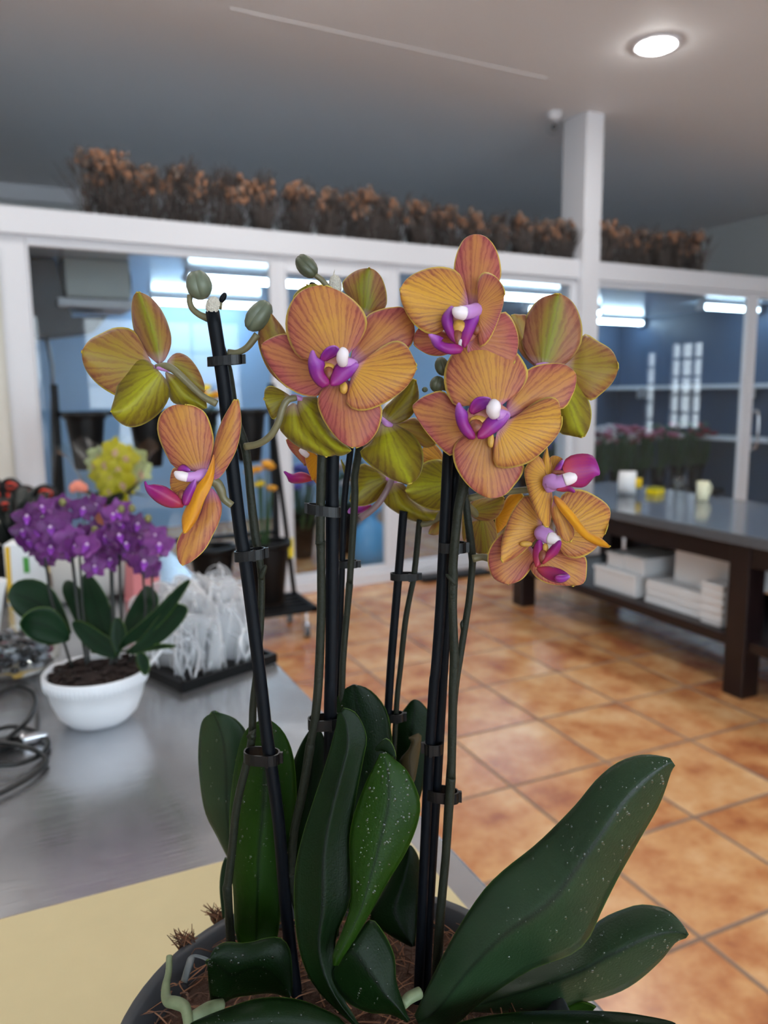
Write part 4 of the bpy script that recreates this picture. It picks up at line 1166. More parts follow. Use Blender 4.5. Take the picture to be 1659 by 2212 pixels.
for (tx, ty, bx, by, w) in ((95, 1190, 112, 1300, 5), (152, 1170, 170, 1330, 6), (172, 1200, 180, 1330, 4), (238, 1120, 245, 1395, 8), (258, 1190, 262, 1380, 5), (308, 1180, 312, 1340, 4), (328, 1210, 330, 1330, 4)):
    a_, b_ = at(tx, ty, PD), at(bx, by, PD + .005)
    foot = np.array([PB[0] + (b_[0] - PB[0]) * .55, PB[1] + (b_[1] - PB[1]) * .4, KZ + .06])
    obj('flower_spike', MB().tube([a_, a_ * .5 + b_ * .5, b_, foot], w / 1660 * PD / 2 + .0004, 8, sub=3), MINIST, po)
OLIVE = mat('olive_buds', rgb(120, 116, 66), .5)
for px, py in ((205, 1145), (222, 1152), (232, 1158), (262, 1100), (285, 1098), (320, 1120), (200, 1160), (135, 1085)):
    obj('bud', MB().ball(at(px, py, PD - .02), (.005, .005, .006), 0, 8, 6), OLIVE, po)

# ------------------------------------------------------------------ the large orange orchid in the foreground
OC = np.array([.125, .326, .957])
orc = thing('potted_orchid', OC, 'large orange orchid with staked spikes in a dark grey pot on the buff board', 'orchid')
POT = mat('dark_grey_pot', rgb(52, 55, 60), .5)
bz = 1.08 - OC[2]
obj('pot', MB().lathe([(.001, 0), (.070, 0), (.075, .004), (.098, .06), (.111, bz - .014), (.116, bz - .012), (.118, bz - .002), (.116, bz), (.1115, bz - .002), (.108, bz - .016), (.094, .06), (.07, .012), (.001, .010)], n=72), POT, orc, local=True)
COIR = mat('coconut_coir', rgb(70, 45, 32), .95, noise=.6, nscale=50, bump=1.0, bscale=120)
mb = MB(); rnd = random.Random(12)
n, m_ = 48, 10
for i in range(m_ + 1):
    for k in range(n):
        a = 2 * math.pi * k / n; q = .1065 * i / m_ + .0005
        mb.v.append((q * math.cos(a), q * math.sin(a), bz - .017 + .008 * (1 - (i / m_) ** 2) + rnd.uniform(-.0025, .0025))); mb.uv.append((0, 0))
for i in range(m_):
    for k in range(n):
        mb.f.append((i * n + k, i * n + (k + 1) % n, (i + 1) * n + (k + 1) % n, (i + 1) * n + k)); mb.m.append(0)
obj('potting_mix', mb, COIR, orc, local=True)
mb = MB()
for i in range(700):
    a, q = rnd.uniform(0, 6.283), .104 * math.sqrt(rnd.random())
    c_ = np.array([q * math.cos(a), q * math.sin(a), bz - .012 + rnd.uniform(0, .009)])
    b2 = rnd.uniform(0, 6.283); l_ = rnd.uniform(.008, .03); d = np.array([math.cos(b2), math.sin(b2), rnd.uniform(-.2, .35)]) * l_
    e = c_ + d; rr = math.hypot(e[0], e[1])
    if rr > .107 and e[2] < bz + .004: e[:2] *= .107 / rr
    mid = (c_ + e) / 2 + np.array([rnd.uniform(-.004, .004), rnd.uniform(-.004, .004), rnd.uniform(0, .005)])
    mb.tube([c_, mid, e], [.0005, .00045, .0002], 4, rnd.choice((0, 0, 1)), sub=3)
for px, py, q in ((402, 2042, 1), (406, 2048, 1), (410, 2044, 1), (398, 2050, 1), (470, 1990, 1), (475, 1985, 1)):
    c_ = on_z(px, py + 14, 1.072) - OC
    for k in range(14):
        mb.tube([c_, c_ + np.array([rnd.uniform(-.004, .004), rnd.uniform(-.003, .003), .006]), c_ + np.array([rnd.uniform(-.010, .006), rnd.uniform(-.004, .006), rnd.uniform(.009, .016)])], [.0006, .0005, .0002], 4, rnd.choice((0, 1)), sub=3)
tag(obj('coir_fibres', mb, [mat('coir_strand', rgb(122, 82, 58), .9), mat('coir_strand_dark', rgb(78, 52, 38), .9)], orc, local=True), kind='stuff')
ROOT = mat('aerial_root_skin', rgb(112, 124, 92), .6, noise=.5, nscale=120)
def pathtube(name, crop, pts, parent, material, n=10, sub=5):
    P, Rr = [], []
    for x, y, d, r in pts:
        q = cv(crop, (x, y)); P.append(at(q[0], q[1], d)); Rr.append(r / CROPS[crop][2] * d / FPX)
    return obj(name, MB().tube(P, Rr, n, sub=sub), material, parent)
pathtube('aerial_root', 'D3', [(550, 715, .405, 22), (545, 830, .398, 24), (525, 930, .39, 30), (535, 1030, .382, 38), (600, 1050, .378, 44), (660, 1080, .374, 40), (680, 1150, .37, 38), (690, 1230, .366, 36)], orc, ROOT)
pathtube('aerial_root', 'D3', [(690, 1170, .372, 40), (780, 1120, .375, 46), (850, 1080, .38, 44), (930, 1060, .384, 40)], orc, ROOT)
pathtube('aerial_root', 'D1', [(1300, 1990, .375, 30), (1340, 1950, .378, 34), (1400, 1920, .382, 34)], orc, ROOT)
q = [at(*cv('D3', p), d) for p, d in (((655, 900), .397), ((690, 780), .40), ((720, 715), .405), ((790, 725), .405), ((850, 755), .402))]
tag(obj('tie_strap', MB().tube(q, .0022, 6, flat=.25, sub=4), mat('pale_strap', rgb(96, 102, 104), .4), orc), 'pale grey plastic strap')

# ---- stakes, spikes and clips
STAKE = mat('blue_black_stake', rgb(5, 9, 16), .5, spec=.14, noise=.25, nscale=300)
SPIKE = mat('olive_brown_spike', rgb(32, 35, 26), .5, spec=.2, noise=.35, nscale=400, bump=.15, bscale=900)
PITH = mat('pale_cut_pith', rgb(212, 206, 192), .8, noise=.25, nscale=900, bump=.6, bscale=1500)
CLIP = mat('black_clip', rgb(10, 11, 13), .35, spec=.3)
def dv(y, db): return db - (2137 - y) * 3.6e-5 * db / .42
def stake(pts, db, r_px, cut=False):
    P = [at(x, y, dv(y, db)) for x, y in pts]
    R_ = [r_px * .375 / FPX] * len(P)
    o = obj('stake', MB().tube(P, R_, 8, sub=3), STAKE, orc)
    return o
S1 = stake([(459, 672), (473, 760), (486, 850), (498, 974), (520, 1155), (528, 1197), (547.6, 1344), (565, 1491), (577, 1594), (602, 1775), (617, 1956), (639, 2137), (646, 2190)], .420, 15)
S2 = stake([(727, 632), (722, 850), (717, 1060), (718, 1110), (716.6, 1400), (713.6, 1520), (713, 1640), (706, 1850), (700, 2100), (699, 2130)], .428, 16)
S3 = stake([(764, 880), (756, 983), (744, 1079), (738, 1256), (730, 1480), (722, 1800), (716, 2030)], .472, 8.5)
S4 = stake([(872, 1104), (870, 1125), (861, 1238), (845, 1430), (838, 1540), (826, 1700), (806, 2010)], .474, 11)
S5 = stake([(975, 900), (968, 983), (960, 1148), (951.5, 1314), (941.6, 1447), (937, 1486), (926, 1667), (919, 1812), (911, 1992), (904, 2137), (901, 2180)], .420, 12.5)
S6 = stake([(985, 990), (978, 1148), (966, 1314), (955, 1486), (945, 1667), (936, 1812), (926, 1992), (920, 2137), (917, 2180)], .424, 12)
# pale cut tips
e1 = at(459.5, 660, dv(660, .42) - .0012)
mb = MB(); mb.ball(e1, (.0035, .0046, .0022), 0, 14, 8, (RT, UP * .96 + RT * .1, -FW))
tag(obj('cut_tip', mb, PITH, S1), 'pale cut bamboo tip')
mb = MB(); mb.ball(at(724, 618, .384), (.0034, .0058, .0022), 0, 12, 8, (RT, UP, -FW)); mb.tube([at(722, 612, .384), at(721, 596, .384), at(723, 582, .384)], [.0012, .0005, .0001], 5); mb.tube([at(716, 612, .384), at(715, 600, .384), at(717, 596, .384)], [.001, .0004, .0001], 5)
tag(obj('cut_tip', mb, PITH, S2), 'pale splintered bamboo tip')

def spike(pts, db, off=0.0):
    P = [at(x, y, dv(y, db) + off) for x, y, r in pts]
    return obj('flower_spike', MB().tube(P, [r * .385 / FPX for x, y, r in pts], 10, sub=4), SPIKE, orc)
A1 = spike([(462, 690, 9), (478, 752, 9), (492, 800, 10), (508, 900, 10), (528, 960, 10), (536, 1010, 9), (541, 1065, 9), (551, 1153, 10), (560, 1205, 8.5), (565, 1256, 8), (563, 1344, 8), (556, 1440, 8), (547, 1520, 8.5), (544, 1594, 9), (533, 1650, 9.5), (512, 1739, 9.5), (500, 1848, 9.5), (493, 1905, 10), (491, 1920, 11.5), (494, 1960, 10), (498, 2028, 11), (505, 2090, 11)], .424, .006)
A2 = spike([(700, 760, 9), (697, 900, 9), (695, 1000, 10), (693, 1065, 10), (691.6, 1160, 10), (692, 1172, 11.5), (693, 1190, 9.5), (694, 1314, 9.5), (688.6, 1461, 10), (681, 1550, 10), (671, 1605, 9.5), (670, 1612, 11), (656, 1700, 10.5), (635, 1800, 10), (629, 1880, 10), (628, 1890, 11), (634, 1930, 9), (648, 1985, 9), (668, 2060, 9), (672, 2110, 9)], .424, -.002)
A3 = spike([(783, 900, 9), (775, 975, 9), (766, 1030, 9), (766, 1082, 9), (756, 1248, 8), (755, 1262, 9), (750, 1320, 8), (742, 1413, 8), (739, 1480, 8), (732, 1700, 8), (726, 2020, 8)], .470, -.004)
A4 = spike([(907, 1122, 7), (905, 1138, 7.5), (895, 1238, 7.5), (885, 1290, 7), (875, 1347, 7.5), (865, 1443, 7), (857, 1520, 7), (846, 1700, 7), (825, 2010, 7)], .476, -.002)
A5 = spike([(1000, 985, 10), (1004, 1036, 12), (994, 1080, 11), (988, 1115, 10), (979, 1215, 10), (979, 1245, 10.5), (978, 1314, 9.5), (981, 1414, 10), (979, 1486, 10), (975, 1667, 10), (974, 1685, 11), (968, 1775, 10), (962, 1860, 10), (953, 1956, 10.5), (944, 2080, 11), (940, 2150, 11)], .416, -.004)
A6 = spike([(1003, 1040, 8), (1008, 1099, 8.5), (1014, 1148, 9), (1020, 1200, 9), (1020, 1225, 8), (1014, 1290, 8), (1008, 1330, 8), (993, 1425, 8), (984, 1490, 7.5), (976, 1600, 7), (968, 1700, 7), (960, 1850, 7), (950, 2080, 7)], .424, .006)
def bract(pts, parent):
    P = [at(x, y, d) for x, y, d, r in pts]
    obj('node_bract', MB().tube(P, [r * .385 / FPX for x, y, d, r in pts], 8, sub=3), SPIKE, parent)
bract([(563, 1250, .388, 7), (568, 1236, .387, 7), (573, 1224, .386, 4.5), (572, 1220, .386, 1)], A1)
bract([(692, 1180, .389, 10), (692, 1164, .388, 9), (696, 1156, .388, 2)], A2)
bract([(983, 1262, .380, 7), (974, 1250, .379, 6), (966, 1243, .379, 3.5), (963, 1240, .379, 1)], A5)
bract([(982, 1436, .388, 8), (988, 1424, .387, 5), (990, 1412, .387, 1)], A5)
bract([(1000, 1362, .402, 5), (998, 1348, .401, 5), (1000, 1338, .401, 1)], A6)
bract([(548, 1585, .402, 9), (540, 1592, .402, 9), (552, 1576, .401, 2)], A1)

def clip(cx, cy, d, a, b, h, parent, tabdir=1, tilt=0.0):
    """flat open band round stake and spike: a half width, b half depth, h height (all in photo pixels at that distance)"""
    s = d / FPX; a, b, h = a * s, b * s, h * s; th = 3.2 * s
    c_ = at(cx, cy, d); ax, az = RT + UP * tilt, np.array([0, 0, 1.0]); ay = np.cross(az, ax)
    mb = MB(); n = 28; V = []
    for rr in (0, 1):
        for zz in (-h / 2, h / 2):
            for k in range(n):
                t_ = 2 * math.pi * k / n; e = 2.6
                x = (a - th * rr) * math.copysign(abs(math.cos(t_)) ** (2 / e), math.cos(t_)); y = (b - th * rr) * math.copysign(abs(math.sin(t_)) ** (2 / e), math.sin(t_))
                V.append(c_ + ax * x + ay * y + az * zz)
    F = []
    for k in range(n):
        k2 = (k + 1) % n
        F += [(k, k2, n + k2, n + k), (2 * n + k, 3 * n + k, 3 * n + k2, 2 * n + k2), (n + k, n + k2, 3 * n + k2, 3 * n + k), (k, 2 * n + k, 2 * n + k2, k2)]
    mb.add(V, F)
    t0 = c_ + ax * (a * .98 * tabdir); t1 = ax * (7 * s * tabdir); t2 = ay * (4 * s)
    q = [t0 + t2 * i + az * (h * .5 * j) for i in (-1, 1) for j in (-1, 1)]; q += [p + t1 for p in q]
    mb.add(q, [(0, 1, 3, 2), (4, 6, 7, 5), (0, 4, 5, 1), (2, 3, 7, 6), (0, 2, 6, 4), (1, 5, 7, 3)])
    c2 = c_ + ax * (a * .35 * tabdir) - ay * (b - 1 * s)
    q = [c2 + ax * (3 * s * i) + ay * (3.5 * s * k) + az * (h * .56 * j) for k in (-1, 1) for i in (-1, 1) for j in (-1, 1)]
    mb.add(q, [(0, 1, 3, 2), (4, 6, 7, 5), (0, 4, 5, 1), (2, 3, 7, 6), (0, 2, 6, 4), (1, 5, 7, 3)])
    return obj('clip', mb, CLIP, parent, False)
clip(486, 779, dv(779, .42), 38, 18, 20, S1, 1, .08)
clip(540, 1198, dv(1198, .42), 34, 19, 22, S1, 1, .12)
clip(566, 1634, dv(1634, .42), 39, 24, 24, S1, 1, -.05)
clip(700, 1102, dv(1102, .424), 36, 19, 22, S2, -1, -.12)
clip(702, 1560, dv(1560, .426), 37, 22, 24, S2, 1, .06)
clip(752, 1218, dv(1218, .47), 21, 13, 15, S3, 1)
clip(874, 1245, dv(1245, .474), 31, 14, 15, S4, 1)
clip(850, 1548, dv(1548, .474), 22, 14, 18, S4, 1)
clip(977, 1182, dv(1182, .42), 30, 18, 22, S5, 1)
clip(936, 1615, dv(1615, .42), 20, 17, 24, S5, -1)
clip(955, 1716, dv(1716, .42), 36, 20, 24, S5, 1, -.12)

# ---- leaves
LEAF = leaf_mat('orchid_leaf', rgb(5, 20, 4), rgb(12, 34, 8), .42, spec=.14)
LEAFY = leaf_mat('orchid_leaf_yellowish', rgb(14, 40, 4), rgb(34, 62, 8), .40, .12, spec=.14)
LEAF_SHEEN = leaf_mat('orchid_leaf_sheen_tone', rgb(20, 40, 22), rgb(38, 60, 36), .38, spec=.3)  # lighter grey-green copy: bluish sheen on these leaves painted into the base colour
DROP = glassmat('water', (.95, .97, .97, 1), 1.33, 1.8, .02, .04)
def leaf(crop, base, left, tip, right, d0, d1, m=None, drops=0, label=None, nu=12, nv=24, **k):
    g = leafgrid(MB(), crop, base, left, tip, right, d0, d1, nu=nu, nv=nv, **k)
    o = obj('leaf', g, m or LEAF, orc)
    solid(o, .0016, -1)
    if drops:
        rnd = random.Random(int(base[0] * 7 + base[1])); db = MB()
        va = [np.array(p) for p in g.v]
        for i in range(drops):
            v_ = min(.97, max(.05, rnd.gauss(.55, .2))); u_ = rnd.uniform(.12, .9)
            j, ii = int(v_ * nv), int(u_ * nu)
            q = va[j * (nu + 1) + ii]; fu, fv = rnd.random(), rnd.random()
            q = q + (va[j * (nu + 1) + ii + 1] - q) * fu + (va[(j + 1) * (nu + 1) + ii] - q) * fv
            to = (C0 - q) / np.linalg.norm(C0 - q); r_ = rnd.choice((.0003, .0004, .0005, .0008))
            db.ball(q + to * r_ * .15, (r_, r_ * rnd.uniform(1, 1.7), r_ * .6), 0, 7, 4, (RT, UP, to))
        tag(obj('water_droplets', db, DROP, o), kind='stuff')
    return o
leaf('D1', (270, 1150), [(190, 990), (115, 830), (80, 580), (82, 400), (105, 290)], (170, 250), [(330, 1000), (400, 650), (390, 420), (320, 300), (235, 255)], .470, .455, LEAF_SHEEN, cup=.006, drops=14)
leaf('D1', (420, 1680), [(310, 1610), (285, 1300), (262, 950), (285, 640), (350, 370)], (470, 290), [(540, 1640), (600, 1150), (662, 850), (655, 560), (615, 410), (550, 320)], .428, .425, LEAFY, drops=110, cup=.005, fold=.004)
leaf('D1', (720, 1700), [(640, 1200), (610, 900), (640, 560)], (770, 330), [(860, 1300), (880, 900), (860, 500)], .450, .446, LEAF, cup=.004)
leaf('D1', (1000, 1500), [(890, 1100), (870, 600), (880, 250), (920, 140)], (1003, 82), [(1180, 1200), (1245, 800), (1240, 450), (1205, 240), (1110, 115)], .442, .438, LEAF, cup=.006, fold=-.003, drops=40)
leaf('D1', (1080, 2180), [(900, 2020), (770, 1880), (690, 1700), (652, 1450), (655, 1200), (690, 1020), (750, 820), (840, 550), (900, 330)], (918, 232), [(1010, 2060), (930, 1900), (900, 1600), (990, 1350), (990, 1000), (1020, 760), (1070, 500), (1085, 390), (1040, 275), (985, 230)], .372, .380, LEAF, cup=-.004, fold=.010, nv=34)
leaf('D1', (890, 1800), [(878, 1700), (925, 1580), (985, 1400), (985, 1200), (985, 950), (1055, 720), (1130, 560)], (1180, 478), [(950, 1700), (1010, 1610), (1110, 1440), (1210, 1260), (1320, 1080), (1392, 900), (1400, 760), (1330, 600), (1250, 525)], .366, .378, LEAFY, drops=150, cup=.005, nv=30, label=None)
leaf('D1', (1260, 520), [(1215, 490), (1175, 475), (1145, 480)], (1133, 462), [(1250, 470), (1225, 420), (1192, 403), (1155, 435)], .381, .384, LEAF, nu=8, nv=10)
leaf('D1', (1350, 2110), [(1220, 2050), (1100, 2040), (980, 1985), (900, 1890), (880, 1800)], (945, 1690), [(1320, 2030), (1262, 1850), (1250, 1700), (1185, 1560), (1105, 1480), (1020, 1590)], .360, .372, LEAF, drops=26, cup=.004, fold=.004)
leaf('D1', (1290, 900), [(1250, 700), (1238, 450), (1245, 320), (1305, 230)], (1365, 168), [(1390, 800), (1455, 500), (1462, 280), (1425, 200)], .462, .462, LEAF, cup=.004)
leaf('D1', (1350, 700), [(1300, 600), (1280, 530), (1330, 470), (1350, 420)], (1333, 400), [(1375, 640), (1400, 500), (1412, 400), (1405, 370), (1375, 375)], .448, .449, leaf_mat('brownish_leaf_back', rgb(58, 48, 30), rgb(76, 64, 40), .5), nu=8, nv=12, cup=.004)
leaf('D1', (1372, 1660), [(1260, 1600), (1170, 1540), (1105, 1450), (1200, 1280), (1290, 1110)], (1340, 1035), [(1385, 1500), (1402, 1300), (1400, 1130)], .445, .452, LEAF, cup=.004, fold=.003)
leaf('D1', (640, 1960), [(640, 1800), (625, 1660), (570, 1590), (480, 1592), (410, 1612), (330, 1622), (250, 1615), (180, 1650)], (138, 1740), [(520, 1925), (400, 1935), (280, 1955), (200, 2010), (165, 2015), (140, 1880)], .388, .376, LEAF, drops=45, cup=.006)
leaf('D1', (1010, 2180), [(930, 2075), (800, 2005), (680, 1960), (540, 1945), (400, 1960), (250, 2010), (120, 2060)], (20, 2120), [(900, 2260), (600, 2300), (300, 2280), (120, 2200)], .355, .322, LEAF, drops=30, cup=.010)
leaf('D1', (222, 1480), [(205, 1300), (215, 1180)], (238, 1120), [(260, 1450), (265, 1250), (255, 1150)], .462, .458, LEAF_SHEEN, nu=6, nv=12)
leaf('D2', (70, 1265), [(150, 1090), (230, 930), (310, 790), (400, 660), (490, 570), (640, 450), (800, 290), (900, 170), (1000, 92), (1120, 60)], (1250, 88), [(230, 1290), (400, 1150), (600, 1020), (720, 975), (810, 935), (870, 870), (920, 760), (1000, 600), (1090, 440), (1180, 280), (1230, 140)], .388, .372, LEAF_SHEEN, drops=120, bend=-.010, cup=.004, fold=.011, nv=34)
leaf('D2', (300, 1200), [(420, 1100), (600, 1000), (800, 890), (920, 790), (1020, 745), (1100, 725), (1200, 742), (1262, 790)], (1306, 864), [(400, 1205), (500, 1207), (640, 1198), (800, 1170), (960, 1130), (1070, 1075), (1180, 980), (1250, 895)], .408, .392, LEAF_SHEEN, drops=80, cup=.004, fold=.011, nv=28)
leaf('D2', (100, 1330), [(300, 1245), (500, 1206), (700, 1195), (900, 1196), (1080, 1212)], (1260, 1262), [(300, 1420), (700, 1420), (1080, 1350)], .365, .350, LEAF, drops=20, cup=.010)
leaf('D2', (700, 1230), [(760, 1185), (830, 1160)], (890, 1185), [(780, 1230), (850, 1215)], .42, .41, LEAFY, nu=6, nv=10)

# ---- flowers
PINKR = rgb(176, 98, 84)
PF = petal_mat('petal_front', rgb(206, 150, 62), rgb(176, 90, 82), rgb(122, 40, 56), rgb(226, 200, 84), rgb(178, 110, 176), trans=.30)
PBK = petal_mat('petal_back', rgb(156, 130, 42), rgb(160, 100, 76), rgb(112, 54, 48), rgb(204, 186, 60), rgb(186, 150, 160), midrib=rgb(132, 138, 18), veinfreq=26, trans=.30, veinamt=.75, vthick=.3)
PY = petal_mat('petal_deep_yellow', rgb(226, 158, 20), rgb(214, 132, 30), rgb(170, 80, 24), rgb(226, 190, 40), rgb(200, 120, 60), veinfreq=24, trans=.30, veinamt=.35)
PGB = petal_mat('petal_back_green', rgb(142, 132, 16), rgb(124, 98, 34), rgb(88, 54, 26), rgb(206, 196, 40), rgb(190, 160, 150), midrib=rgb(166, 166, 20), veinfreq=22, trans=.30, veinamt=.7, vthick=.3)
RIM = mat('petal_rim', rgb(206, 180, 72), .5, trans=.3)
def lip_mat(name, base, mid, tip):
    m, nt, b, N, L = newmat(name)
    uv = N.new('ShaderNodeUVMap'); uv.uv_map = 'UVMap'; sp = N.new('ShaderNodeSeparateXYZ'); L.new(uv.outputs[0], sp.inputs[0])
    tc = N.new('ShaderNodeTexCoord'); nz = N.new('ShaderNodeTexNoise'); nz.inputs['Scale'].default_value = 160; nz.inputs['Detail'].default_value = 4
    L.new(tc.outputs['Object'], nz.inputs['Vector'])
    cr = N.new('ShaderNodeValToRGB'); e = cr.color_ramp.elements
    e[0].position = 0.05; e[0].color = base; e[1].position = 0.98; e[1].color = tip
    x = e.new(0.55); x.color = mid
    L.new(mth(N, L, 'ADD', sp.outputs[1], mth(N, L, 'MULTIPLY_ADD', nz.outputs['Fac'], .5, -.25)), cr.inputs[0])
    fine = mth(N, L, 'SINE', mth(N, L, 'MULTIPLY_ADD', nz.outputs['Fac'], 6.0, mth(N, L, 'MULTIPLY', sp.outputs[0], 60.0)))
    c = mixc(N, L, mth(N, L, 'MULTIPLY_ADD', fine, .10, .10), cr.outputs[0], base)
    L.new(c, b.inputs['Base Color']); b.inputs['Roughness'].default_value = .38; b.inputs['Specular IOR Level'].default_value = .35
    tr = N.new('ShaderNodeBsdfTranslucent'); L.new(c, tr.inputs['Color'])
    ms = N.new('ShaderNodeMixShader'); ms.inputs['Fac'].default_value = .25
    L.new(b.outputs[0], ms.inputs[1]); L.new(tr.outputs[0], ms.inputs[2]); L.new(ms.outputs[0], N['Material Output'].inputs['Surface'])
    return m
LIPP = lip_mat('lip_purple', rgb(150, 34, 104), rgb(138, 48, 158), rgb(186, 122, 206))
LIPM = lip_mat('lip_magenta', rgb(176, 56, 70), rgb(142, 18, 110), rgb(150, 52, 160))
LIPW = mat('column_white', rgb(238, 228, 232), .4, trans=.2)
LIPL = mat('column_lilac', rgb(196, 140, 206), .4, trans=.2)
LIPY = mat('callus_yellow', rgb(186, 140, 56), .5, noise=.5, nscale=500)
LIPR = mat('throat_speckled', rgb(120, 58, 34), .5, noise=.6, nscale=900)
LIPMATS = [LIPP, LIPM, LIPW, LIPL, LIPY, LIPR, mat('throat_base', rgb(176, 112, 100), .5, noise=.2, nscale=200)]
PEDI = mat('pedicel_skin', rgb(104, 98, 70), .42, noise=.2, nscale=200)
PEDL = mat('pedicel_lilac', rgb(118, 96, 98), .42, noise=.2, nscale=200)

def flower(crop, parts, lip=(), column=(), pedicel=None, pm=None):
    """column: list of (points[(x,y,d,r)], material index); parts: dicts of blades; lip: blades of the lip"""
    mb = MB(); s = CROPS[crop][2]
    for pts, k in column:
        P = [at(*cv(crop, (x, y)), d) for x, y, d, r in pts]; R_ = [r / s * d / FPX for x, y, d, r in pts]
        mb.tube(P, R_, 12, k, sub=4)
    fl = obj('flower', mb, LIPMATS, orc)
    for q in parts:
        nm, b, l, t_, r_, d0, d1, m, pink, grn = q[:10]
        k = dict(q[10]) if len(q) > 10 else {}
        k.setdefault('cup', .003); k.setdefault('wav', .0009); k['cup'] *= .55 if m in (PF, PY) else .8; k['ph'] = d1 * 900 + b[0]
        o = obj(nm, leafgrid(MB(), crop, b, l, t_, r_, d0, d1, nu=12, nv=20, **k), [m, PBK if m in (PF, PY) else PF, RIM], fl)
        o.color = (pink, grn, min(.75, max(0, .5 - pink) * 2.2) if m == PF else 0, 1)
        solid(o, .00055, -1, 1, 2)
    if lip:
        mb = MB()
        for q in lip:
            if q[0] == 'ball':
                _, x, y, d, rx, ry, k = q
                c_ = at(*cv(crop, (x, y)), d); f_ = d / FPX / s
                mb.ball(c_, (rx * f_, ry * f_, min(rx, ry) * f_ * .8), k, 12, 8, (RT, UP, -FW))
            elif q[0] == 'tube':
                P = [at(*cv(crop, (x, y)), d) for x, y, d, r in q[1]]; mb.tube(P, [r / s * d / FPX for x, y, d, r in q[1]], 10, q[2], sub=4)
            else:
                b, l, t_, r_, d0, d1, k = q[:7]; kw = q[7] if len(q) > 7 else {}
                kw = dict(kw); kw.setdefault('cup', .0025)
                leafgrid(mb, crop, b, l, t_, r_, d0, d1, nu=8, nv=12, mat=k, **kw)
        o = obj('lip', mb, LIPMATS, fl); solid(o, .0007, 0)
    if pedicel:
        pathtube('pedicel', crop, pedicel, fl, pm or PEDI)
    return fl
B = 'sepal'; P_ = 'petal'
# left, seen from behind
flower('C3', [
    (P_, (600, 700), [(530, 560), (455, 440), (340, 418), (240, 455), (140, 512)], (90, 600), [(520, 830), (400, 920), (315, 900), (200, 825), (112, 715)], .376, .366, PBK, .35, .2, dict(cup=.005)),
    (P_, (690, 670), [(735, 615), (790, 602), (860, 640), (930, 740)], (966, 860), [(760, 780), (840, 880), (920, 910)], .377, .381, PBK, .5, .6, dict(cup=.004)),
    (B, (640, 690), [(540, 600), (470, 480), (443, 340), (450, 215)], (490, 170), [(690, 640), (728, 530), (712, 420), (660, 300), (580, 205)], .374, .372, PBK, .55, 1.0, dict(cup=.006, fold=.002)),
    (B, (680, 730), [(698, 850), (730, 950), (820, 985), (900, 1005)], (972, 1000), [(790, 780), (890, 860), (968, 930)], .374, .378, PGB, .4, .5, dict(cup=.005)),
    (B, (640, 730), [(580, 670), (490, 630), (420, 655), (350, 800), (318, 930)], (297, 1020), [(712, 830), (710, 925), (640, 1035), (530, 1112), (430, 1132), (345, 1090)], .372, .362, PGB, .3, 1.0, dict(cup=.007, fold=.003))],
    column=[([(610, 700, .371, 14), (660, 705, .370, 26), (720, 715, .371, 24)], 3)],
    pedicel=[(620, 700, .3705, 18), (690, 695, .369, 26), (760, 735, .369, 27), (850, 820, .370, 25), (950, 910, .371, 23), (1050, 965, .372, 26)])
# left lower, seen from the side
flower('C3', [
    (P_, (930, 1450), [(830, 1440), (740, 1411), (690, 1330), (640, 1220), (625, 1120), (655, 1030), (740, 975)], (830, 975), [(980, 1440), (1015, 1330), (1030, 1215), (1000, 1090), (960, 1020), (895, 985)], .368, .366, PF, .55, 0, dict(cup=.004)),
    (B, (985, 1460), [(1010, 1370), (1032, 1250), (1060, 1150), (1110, 1040)], (1187, 932), [(1030, 1512), (1085, 1475), (1150, 1380), (1200, 1270), (1226, 1130), (1220, 1010)], .371, .366, PF, .6, 0),
    (B, (985, 1540), [(940, 1700), (890, 1800), (810, 1870), (765, 1960), (770, 2060)], (805, 2117), [(1050, 1600), (1088, 1690), (1075, 1790), (1030, 1890), (970, 2000), (880, 2085)], .370, .362, PF, .7, 0),
    (B, (940, 1500), [(800, 1430), (745, 1420), (720, 1480)], (722, 1562), [(870, 1620), (800, 1655), (760, 1610)], .372, .375, PF, .6, 0),
    (P_, (1030, 1310), [(1000, 1400), (965, 1480), (880, 1580), (850, 1660), (805, 1760), (802, 1830)], (824, 1892), [(1040, 1390), (1022, 1530), (965, 1650), (930, 1750), (890, 1830)], .362, .356, PY, .5, 0, dict(cup=.004, wav=.0012))],
    column=[([(755, 1455, .361, 14), (785, 1475, .360, 34), (840, 1490, .361, 34)], 2), ([(830, 1488, .3612, 35), (900, 1485, .363, 38), (960, 1470, .367, 45), (1010, 1500, .369, 40)], 3)],
    lip=[((820, 1700), [(790, 1640), (690, 1560), (600, 1542), (560, 1550)], (538, 1515), [(720, 1705), (640, 1675), (575, 1620), (545, 1570)], .362, .352, 1),
         ((815, 1690), [(808, 1620), (850, 1550), (885, 1515)], (900, 1510), [(850, 1680), (880, 1630), (900, 1570)], .360, .360, 0),
         ((770, 1440), [(790, 1410), (820, 1402)], (862, 1440), [(800, 1455), (835, 1455)], .363, .363, 0),
         ('ball', 800, 1620, .363, 24, 40, 5)],
    pedicel=[(1000, 1510, .372, 36), (1050, 1530, .374, 36), (1080, 1580, .375, 34), (1100, 1640, .376, 28), (1160, 1690, .377, 26)])
